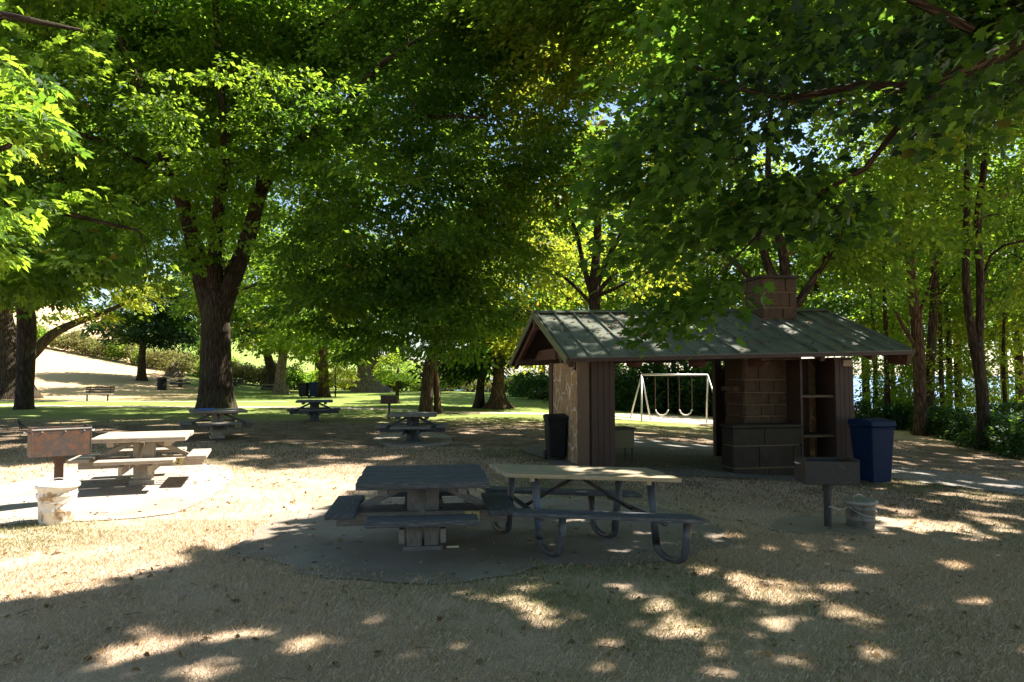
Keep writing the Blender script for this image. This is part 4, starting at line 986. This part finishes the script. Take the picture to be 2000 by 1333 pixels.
# ------------------------------------------------------------------ bins
def cart(label, loc, rz, w_, d_, h_, body, lid, cat='bin', group='wheeled litter bins'):
    root = empty('wheeled_bin', loc, rz); tag(root, label, cat, group)
    m = MB(); m.box((0, 0, h_*.44+.04), (w_, d_, h_*.80), taper=.80); m.box((0, 0, h_*.84+.02), (w_*1.05, d_*1.05, .05)); m.build('body', M[body], root, .03)
    m = MB(); m.quadprism([(-w_*.54, -d_*.54, h_*.885), (-w_*.54, d_*.54, h_*.885), (-w_*.54, d_*.54, h_*.97), (-w_*.54, 0, h_*1.0), (-w_*.54, -d_*.50, h_*.96)], (w_*1.08, 0, 0)); m.build('lid', M[lid], root, .015)
    for s_ in (-1, 1):
        m = MB(); m.tube([(s_*w_*.43-.03, d_*.42, .10), (s_*w_*.43+.03, d_*.42, .10)], .10, 16); m.build('wheel', M['rubber'], root)
    m = MB(); m.tube([(-w_*.4, d_*.56, h_*.85), (w_*.4, d_*.56, h_*.85)], .016, 8); m.build('handle', M[body], root)
    return root
q = at(1699, 13.3); cart('large dark blue wheeled bin beside the right post of the pavilion', q, R(14), .52, .60, 1.30, 'bin_blue', 'bin_lid')
q = Vector((.91, 14.4, .0)); cart('black wheeled bin half hidden beside the stone wall of the pavilion', q, R(9), .40, .46, .98, 'bin_black', 'bin_black')
q = G(603, 777); cart('blue bin on the far lawn left of a thick trunk', q+Vector((.35, 0, 0)), R(10), .62, .6, 1.15, 'bin_lid', 'bin_lid', group='bins on the far lawn')
cart('grey-black bin touching the blue bin on the far lawn', q+Vector((-.40, .1, 0)), R(-8), .66, .6, 1.1, 'bin_black', 'bin_black', group='bins on the far lawn')
q = G(316, 762); root = empty('litter_bin', q); tag(root, 'round dark grey litter bin on the hill lawn beside the small round tree', 'bin')
m = MB(); m.lathe((0, 0, -.05), [(.36, 0), (.38, .1), (.40, .98), (.42, 1.0)], 20); m.build('body', M['bin_black'], root)
m = MB(); m.lathe((0, 0, .955), [(.43, 0), (.43, .05), (.36, .14), (.15, .2)], 20); m.build('lid', M['grill_dark'], root)

# ------------------------------------------------------------------ park bench
q = G(190, 784); root = empty('park_bench', q, R(-3)); tag(root, 'slatted wooden park bench alone on the sunny far lawn', 'bench')
m = MB()
for k in range(3): m.box((0, .24+k*.03, .58+k*.15), (1.9, .035, .095))
m.build('backrest', M['wood_brown'], root)
m = MB()
for k in range(3): m.box((0, -.2+k*.16, .45), (1.9, .13, .04))
m.build('seat', M['wood_pale'], root)
for s_ in (-.68, .68):
    m = MB(); m.box((s_, 0, .2), (.07, .07, .46)); m.box((s_, 0, .415), (.06, .5, .03)); m.beam((s_, .2, .42), (s_, .32, .95), .05, .03); m.build('leg', M['grill_dark'], root)

# ------------------------------------------------------------------ swing set
q0 = G(1254, 822); q1 = G(1383, 829)
cx, cyy = (q0.x+q1.x)/2, (q0.y+q1.y)/2; gzb = gzf(cx, cyy)
root = empty('swing_set', (cx, cyy, gzb), math.atan2(q1.y-q0.y, q1.x-q0.x)); tag(root, 'pale steel swing frame with two belt swings seen through the pavilion', 'swing set')
W = (q1-q0).length/2; Ht = 2.15
m = MB(); m.tube([(-W, 0, Ht), (W, 0, Ht)], .045, 10); m.build('top_bar', M['galv'], root, smooth=True)
for s_ in (-1, 1):
    for dx, dy in ((.32, -.95), (.32, .95), (-.55 if s_ < 0 else .08, .35)):
        m = MB(); m.tube([(s_*W, 0, Ht), (s_*(W+dx), dy, -.1)], .036, 8); m.build('leg', M['galv'], root, smooth=True)
for x in (-.62, .50):
    m = MB(); m.tube([(x-.30, 0, .58), (x-.22, 0, .42), (x-.08, 0, .33), (x+.08, 0, .33), (x+.22, 0, .42), (x+.30, 0, .58)], .03, 8); sw = m.build('swing_seat', M['whitepaint'], root, smooth=True)
    for s_ in (-.3, .3):
        m = MB(); m.tube([(x+s_, 0, .56), (x+s_, 0, Ht)], .016, 6); m.build('chain', M['rust'], sw)

# ------------------------------------------------------------------ crow
q = G(40, 842); root = empty('crow', q, R(60)); tag(root, 'small black crow standing on the dappled ground at the left', 'bird')
m = MB()
m.tube([(0, -.20, .10), (0, -.12, .115), (0, -.04, .14), (0, .04, .17), (0, .09, .215), (0, .115, .26), (0, .14, .285), (0, .17, .29), (0, .20, .283), (0, .235, .272)], [.012, .03, .055, .065, .055, .038, .034, .032, .014, .003], 12)
m.build('body', M['crow'], root, smooth=True)
for s_ in (-1, 1):
    m = MB(); m.tube([(s_*.025, .02, .13), (s_*.028, .0, .06), (s_*.028, .015, .004), (s_*.03, .05, .003)], .006, 6); m.build('leg', M['crow'], root)
    m = MB(); m.tube([(s_*.05, .06, .2), (s_*.055, -.04, .16), (s_*.03, -.17, .12), (s_*.01, -.24, .10)], [.02, .028, .02, .004], 8); m.build('wing', M['crow'], root, smooth=True)

# ------------------------------------------------------------------ bicycle
q = G(563, 768); root = empty('bicycle', q, R(70)); tag(root, 'dark bicycle leaning by the bright-edged lawn trunk', 'bicycle')
for x in (-.5, .5):
    m = MB(); m.tube([(x+.33*math.cos(a), 0, .34+.33*math.sin(a)) for a in [2*math.pi*k/24 for k in range(25)]], .022, 6, False)
    for k in range(8): a = math.pi*k/4; m.tube([(x, 0, .34), (x+.32*math.cos(a), 0, .34+.32*math.sin(a))], .004, 4, False)
    m.build('wheel', M['rubber'], root)
m = MB(); A_, B_, C_, D_, E_ = (-.5, 0, .34), (-.05, 0, .30), (-.22, 0, .82), (.34, 0, .80), (.5, 0, .34)
for a_, b_ in ((A_, B_), (B_, C_), (C_, A_), (C_, D_), (D_, B_), (D_, E_)): m.tube([a_, b_], .018, 6)
m.build('frame', M['bin_blue'], root)
m = MB(); m.box((-.24, 0, .9), (.24, .1, .05)); m.build('saddle', M['rubber'], root, .02)
m = MB(); m.tube([(.34, -.25, .98), (.38, 0, .95), (.34, .25, .98)], .014, 6); m.tube([(.34, 0, .8), (.37, 0, .95)], .014, 6); m.build('handlebar', M['galv'], root)

# ------------------------------------------------------------------ pavilion
TH = R(11)
pv = empty('picnic_pavilion', (.99, 12.0, 0), TH); tag(pv, 'open stone and timber pavilion with a green metal roof and chimney', 'pavilion')
L, HW = 6.95, 2.65
def ze(u): return 2.10+.025*u
def zr(u): return 3.13+.025*u
TK = .05
# roof panels (front, back) with seams
nrm = Vector((0, -(3.13-2.10), HW)).normalized()
def slope_pt(u, f, back=False, lift=0):
    v = HW*f if not back else 2*HW-HW*f
    z = ze(u)+(zr(u)-ze(u))*f
    nn = Vector((0, nrm.y if not back else -nrm.y, nrm.z))
    return Vector((u, v, z))+nn*lift
m = MB()
for back in (False, True):
    N = 17
    for i in range(N):
        u0, u1 = L*i/N, L*(i+1)/N
        a, b_, c_, d_ = slope_pt(u0, 0, back), slope_pt(u1, 0, back), slope_pt(u1, 1, back), slope_pt(u0, 1, back)
        vs = [a, b_, c_, d_] + [p-Vector((0, 0, TK)) for p in (a, b_, c_, d_)]
        fs = [(0, 1, 2, 3), (7, 6, 5, 4), (0, 4, 5, 1), (2, 6, 7, 3)] + ([(3, 7, 4, 0)] if i == 0 else []) + ([(1, 5, 6, 2)] if i == N-1 else [])
        m._add(vs, [f if not back else f[::-1] for f in fs])
rf = m.build('roof', M['roof'], pv)
m = MB()
for i in range(18):
    u = L*i/17
    u = min(max(u, .02), L-.02)
    for back in (False, True):
        m.beam(slope_pt(u, -.004, back, .018), slope_pt(u, 1, back, .018), .028, .042)
m.build('seams', M['roof'], rf)
m = MB()
for back in (False, True):
    m.quadprism([slope_pt(-.02, 1, back, .05), slope_pt(-.02, .94, back, .05), slope_pt(-.02, .94, back, .038), slope_pt(-.02, 1, back, .038)], slope_pt(L+.02, 1, back, .05)-slope_pt(-.02, 1, back, .05))
m.build('ridge_cap', M['roof_trim'], rf)
for u in (-.03, L+.03):
    for back in (False, True):
        m = MB(); m.beam(slope_pt(u, -.01, back, -.045), slope_pt(u, 1.0, back, -.045), .03, .15)
        m.build('rake_trim', M['roof_trim'], rf, .004)
for v in (-.02, 2*HW+.02): m = MB(); m.beam((-.0, v, ze(0)-.05), (L, v, ze(L)-.05), .03, .07); m.build('eave_trim', M['wood_brown'], rf)
# decking under the metal and timber frame
m = MB()
for back in (False, True):
    for k in range(12):
        f0, f1 = (k+.03)/12, (k+.97)/12
        m.quadprism([slope_pt(.04, f0, back, -TK-.004), slope_pt(.04, f1, back, -TK-.004), slope_pt(.04, f1, back, -TK-.026), slope_pt(.04, f0, back, -TK-.026)], slope_pt(L-.04, f0, back)-slope_pt(.04, f0, back))
m.build('roof_decking', M['wood_brown'], pv)
for u in (.10, 1.35, 2.6, 3.85, 5.1, 6.2, L-.14):
    m = MB()
    for back in (False, True): m.beam(slope_pt(u, .03, back, -.15), slope_pt(u, .985, back, -.15), .09, .14)
    m.build('rafter', M['wood_red'], pv, .006)
m = MB(); m.beam((-.02, HW, zr(0)-.28), (L, HW, zr(L)-.28), .11, .2); m.build('ridge_beam', M['wood_red'], pv, .006)
for v in (.62, 2*HW-.62): m = MB(); m.beam((.02, v, ze(0)+.0), (L-.02, v, ze(L)-.0), .12, .16); m.build('wall_plate', M['wood_brown'], pv, .006)
for u in (.66, 3.4, 6.1):
    m = MB(); m.beam((u, .62, ze(u)+.14), (u, 2*HW-.62, ze(u)+.14), .1, .16); m.beam((u, HW, ze(u)+.2), (u, HW, zr(u)-.3), .1, .1); m.build('tie_beam', M['wood_red'], pv, .006)
m = MB()
for u in (.42,):
    m.quadprism([(u, .8, 2.13), (u, 4.5, 2.13), (u, 4.05, 2.36), (u, 1.25, 2.36)], (.04, 0, 0))
m.box((.39, 2.4, 2.24), (.04, .12, .26)); m.build('gable_boards', M['wood_red'], pv)
m = MB(); m.quadprism([(L-.1, -.0, 2.18), (L-.1, .55, 2.40), (L-.1, .55, 2.02), (L-.1, .05, 1.99)], (.09, 0, 0)); m.build('eave_bracket', M['wood_red'], pv, .006)
for u in (1.35, 2.6, 3.85):
    m = MB(); m.quadprism([(u-.045, .0, 2.03), (u-.045, .62, 2.14), (u-.045, .62, 1.95), (u-.045, .12, 1.93)], (.09, 0, 0)); m.build('eave_bracket', M['wood_red'], pv, .006)
# left end: cabinet post, stone wall, back post
m = MB(); m.box((.81, .95, .84), (.44, .88, 2.5)); m.build('corner_post', M['wood_brown'], pv, .01)
m = MB()
for k in range(4): m.box((.645+k*.11, .497, .84), (.104, .03, 2.42))
m.build('siding', M['wood_brown'], pv, .004)
m = MB(); m.box((.572, .97, .84), (.03, .78, 2.45)); m.box((.553, .60, .80), (.02, .09, 2.36)); m.build('side_panel', M['wood_brown_worn'], pv, .006)  # tone lighter than the post: bounce light in the colour, besides peeling paint
m = MB(); m.box((.81, 2.42, .82), (.40, 2.05, 2.46)); m.build('stone_wall', M['stone'], pv, .02)
m = MB(); m.box((.81, 3.62, .82), (.44, .32, 2.5)); m.build('rear_post', M['wood_brown'], pv, .01)
m = MB(); m.box((.548, 1.44, 1.98), (.03, .05, .2)); m.box((.53, 1.44, 1.92), (.05, .03, .03)); m.build('wall_hook', M['grill_dark'], pv)
# stone fireplace: coursed blocks
def blocks(name, u0, u1, v0, v1, z0, z1, mat, seed, ch=(.22, .34), bl=(.3, .55), gap=.022, proud=.03):
    rr = random.Random(seed); root_ = MB(); core = MB()
    core.box(((u0+u1)/2, (v0+v1)/2, (z0+z1)/2), (u1-u0-2*proud, v1-v0-2*proud, z1-z0-.02))
    z = z0
    while z < z1-.02:
        h = min(rr.uniform(*ch), z1-z)
        if z1-z-h < .12: h = z1-z
        for side in range(4):
            a0, a1 = (u0, u1) if side in (0, 2) else (v0, v1)
            a = a0
            while a < a1-.01:
                l = min(rr.uniform(*bl), a1-a)
                if a1-a-l < .14: l = a1-a
                o_ = rr.uniform(-.008, .022); cc_ = a+l/2; zz = z+h/2; dep = .09
                if side == 0: root_.box((cc_, v0+dep/2-o_, zz), (l-gap, dep, h-gap))
                elif side == 2: root_.box((cc_, v1-dep/2+o_, zz), (l-gap, dep, h-gap))
                elif side == 1: root_.box((u1-dep/2+o_, cc_, zz), (dep, l-gap, h-gap))
                else: root_.box((u0+dep/2-o_, cc_, zz), (dep, l-gap, h-gap))
                a += l
        z += h
    b_ = root_.build(name, M[mat], pv, .016); core.build('mortar_core', M['mortar'], b_)
    return b_
blocks('fireplace', 4.10, 5.36, 1.3, 2.1, .3, 2.42, 'block', 4, bl=(.28, .62), ch=(.2, .42))
blocks('chimney', 4.96, 5.80, 1.98, 2.72, 2.0, 3.92, 'block', 5, ch=(.24, .38), bl=(.4, .7))
m = MB(); m.box((5.38, 2.35, 3.95), (.95, .85, .07)); m.build('chimney_cap', M['block_dark'], pv, .015)
blocks('hearth', 3.56, 5.05, .8, 1.27, -.5, .74, 'block_dark', 6, ch=(.3, .5), bl=(.5, .8))
m = MB(); m.box((4.30, 1.03, .775), (1.52, .52, .06)); m.build('hearth_slab', M['block_dark'], pv, .012)
m = MB(); m.box((4.86, 3.9, .9), (.16, .16, 2.9)); m.box((5.05, 3.92, .75), (.34, .12, 2.4)); m.build('rear_post', M['wood_brown'], pv, .01)
m = MB(); m.box((4.03, 1.75, 1.50), (.14, .5, .09)); m.build('side_shelf', M['wood_brown_worn'], pv, .006)
# shelf cabinet and right post
cb = MB(); cb.box((5.09, 1.25, .8), (.05, .86, 2.6)); cb.box((5.46, 1.66, .8), (.70, .04, 2.6)); cab = cb.build('cabinet', M['wood_brown'], pv, .004)
for z in (.02, .56, 1.36):
    m = MB(); m.box((5.46, 1.22, z), (.69, .80, .05)); m.build('shelf', M['wood_brown_worn'], cab, .004)
m = MB(); m.box((6.02, 1.1, .82), (.42, .62, 2.66)); m.build('corner_post', M['wood_brown'], pv, .012)
m = MB()
for k in range(4): m.box((5.864+k*.105, .777, .82), (.099, .03, 2.5))
m.build('siding', M['wood_brown'], pv, .004)
m = MB(); m.box((6.09, .757, 2.03), (.19, .04, .12)); m.build('junction_box', M['wood_pale'], pv, .006)
m = MB(); m.box((6.05, 2.6, .82), (.3, 2.2, 2.66)); m.build('end_wall', M['stone'], pv, .02)
m = MB(); m.box((6.05, 3.92, .82), (.34, .34, 2.66)); m.build('rear_post', M['wood_brown'], pv, .01)
# low sink next to the left wall
sk = empty('utility_sink', (2.22, 14.2, gzf(2.22, 14.2)), TH); tag(sk, 'olive utility sink on thin legs inside the pavilion by the left post', 'sink')
m = MB(); m.box((0, 0, .52), (.48, .5, .38), taper=.97); m.build('basin', M['olive'], sk, .015)
m = MB(); m.box((0, 0, .725), (.56, .56, .03)); m.build('rim', M['grill_dark'], sk, .006)
for sx in (-.2, .2):
    for sy in (-.2, .2): m = MB(); m.tube([(sx, sy, -.05), (sx, sy, .34)], .016, 8); m.build('leg', M['grill_dark'], sk)
# concrete floor
drape_poly('pavilion_floor', [(pv.location.x+u*math.cos(TH)-v*math.sin(TH), pv.location.y+u*math.sin(TH)+v*math.cos(TH)) for u, v in ((.3, .35), (3.3, .2), (6.5, .4), (6.6, 2.6), (6.5, 5.0), (3.3, 5.1), (.3, 5.0), (.2, 2.6))], M['floor_dark'], h=.03, wob=.02)

# ------------------------------------------------------------------ grass blades near the camera
def in_poly(x, y, pl):
    ins = np.zeros(len(x), bool); j = len(pl)-1
    for i in range(len(pl)):
        xi, yi, xj, yj = pl[i].x, pl[i].y, pl[j].x, pl[j].y
        if yi != yj: ins ^= ((yi > y) != (yj > y)) & (x < (xj-xi)*(y-yi)/(yj-yi)+xi)
        j = i
    return ins
rs = np.random.RandomState(2)
def blades(name, label, y0, y1, n, hl, wd, mats, green_p):
    y = np.sqrt(rs.uniform(y0*y0, y1*y1, n)); x = rs.uniform(-.80, .80, n)*y
    clump = np.sin(x*3.1+np.sin(y*2.3)*2)+np.sin(y*3.7+np.sin(x*1.9)*2)+rs.normal(0, .9, n)
    k = clump > -1.2; x, y = x[k], y[k]
    for pl in (PAD1, PAD2, PAD3):
        c = sum((Vector(p) for p in pl), Vector((0, 0)))/len(pl); pl2 = [c+(Vector(p)-c)*.86 for p in pl]
        edge = ~in_poly(x, y, pl) | ((rs.uniform(0, 1, len(x)) < .5) & (np.sin(x*7)+np.sin(y*9+x*3) > .0))
        k = (~in_poly(x, y, pl2) & edge) | (rs.uniform(0, 1, len(x)) < .01); x, y = x[k], y[k]
    n = len(x); z = gz(x, y)-.004
    a = rs.uniform(0, 6.283, n); tl = rs.uniform(.2, 1.1, n); h = hl*rs.uniform(.4, 1.25, n); ww = wd*rs.uniform(.7, 1.3, n)*(.6+.4*y/y0)
    dx, dy = np.cos(a), np.sin(a); sx_, sy_ = -dy, dx
    p = np.stack([x, y, z], 1); side = np.stack([sx_, sy_, 0*x], 1)*ww[:, None]
    tip = np.stack([dx*h*tl, dy*h*tl, h/np.sqrt(1+tl*tl*.5)], 1)
    V = np.stack([p-side, p+side, p+tip*.55+np.array([0, 0, .15])*h[:, None]+side*.5, p+tip], 1).reshape(-1, 3)
    Fc = np.array([[0, 1, 2], [0, 2, 3]])[None]+(np.arange(n)*4)[:, None, None]
    ti = np.repeat(rs.uniform(0, .95, n), 2)
    gn = (np.sin(x*.9+1)+np.sin(y*1.3+x*.4)+rs.normal(0, .8, n)) > green_p
    o = np_mesh(name, V, Fc, 3, None, mats=mats, midx=np.repeat(gn.astype(int), 2), attr=ti); tag(o, label, 'grass', kind='stuff')
def blademat(name, a, b, tr):
    m, t, p, o = mat_base(name); f = nd(t, 'ShaderNodeAttribute', attribute_name='tint').outputs['Fac']
    t.links.new(mix(t, f, a, b), p.inputs['Base Color']); p.inputs['Roughness'].default_value = .8; p.inputs['Specular IOR Level'].default_value = .15
    tn = nd(t, 'ShaderNodeBsdfTranslucent'); tn.inputs[0].default_value = tr+(1,); mx = nd(t, 'ShaderNodeMixShader'); mx.inputs[0].default_value = .2
    t.links.new(p.outputs[0], mx.inputs[1]); t.links.new(tn.outputs[0], mx.inputs[2]); t.links.new(mx.outputs[0], o.inputs[0]); return m
M['dryblade'] = blademat('dry_grass_blade', (.40, .285, .18), (.76, .62, .46), (.6, .45, .25)); M['greenblade'] = blademat('dull_green_blade', (.13, .15, .06), (.30, .31, .14), (.3, .35, .12))
blades('grass', 'short dry grass around the picnic tables in the foreground', 3.4, 8.5, 210000, .040, .0018, [M['dryblade'], M['greenblade']], 1.2)
blades('grass', 'short dry grass in the middle ground', 8.5, 17, 150000, .045, .0034, [M['dryblade'], M['greenblade']], .9)
# fallen leaves
n = 5200; y = np.sqrt(rs.uniform(3.5**2, 26**2, n)); x = rs.uniform(-.8, .8, n)*y
Cc = np.stack([x, y, gz(x, y)+.022], 1); Oo = np.stack([np.cos(x*9), np.sin(x*9), 0*x], 1)
V, Fc, k, ti = leaves(rs, Cc, Oo, 1, np.full(n, .02), .055, T_MAPLE, .0, 0, jitter=.35)
M['dryleaf'] = blademat('fallen_leaf', (.10, .06, .03), (.36, .24, .11), (.3, .15, .05))
o = np_mesh('fallen_leaves', V, Fc, k, M['dryleaf'], attr=ti); tag(o, 'scattered dry brown leaves on the ground', 'leaves', kind='stuff')

rs2 = np.random.RandomState(9); n = 420
u = rs2.uniform(.1, L-.1, n); f = rs2.uniform(0, 1, n)**.7; pts = np.array([slope_pt(a_, b_, False, .012) for a_, b_ in zip(u, f)])
c_, s_ = math.cos(TH), math.sin(TH)
Cc = np.stack([.99+pts[:, 0]*c_-pts[:, 1]*s_, 12.0+pts[:, 0]*s_+pts[:, 1]*c_, pts[:, 2]+.012], 1)
V, Fc, k, ti = leaves(rs2, Cc, np.stack([np.cos(u*9), np.sin(u*9), 0*u], 1), 1, np.full(n, .02), .07, T_MAPLE, .0, 0, jitter=.3)
o = np_mesh('roof_litter', V, Fc, k, M['dryleaf'], attr=ti); tag(o, 'dry leaves and twigs lying on the green pavilion roof', 'leaves', kind='stuff')

rt = random.Random(4); m = MB()
for _ in range(330):
    y_ = math.sqrt(rt.uniform(3.5**2, 16**2)); x_ = rt.uniform(-.8, .8)*y_; a_ = rt.uniform(0, 6.28); l_ = rt.uniform(.03, .16)
    z_ = gzf(x_, y_)+.022; p0 = Vector((x_, y_, z_)); p2 = p0+Vector((math.cos(a_)*l_, math.sin(a_)*l_, rt.uniform(0, .012)))
    m.tube([p0, (p0+p2)/2+Vector((0, 0, .008)), p2], [.003, .0026, .0012], 4)
o = m.build('twigs', M['bark_pale']); tag(o, 'small dry twigs scattered over the grass', 'twigs', kind='stuff')
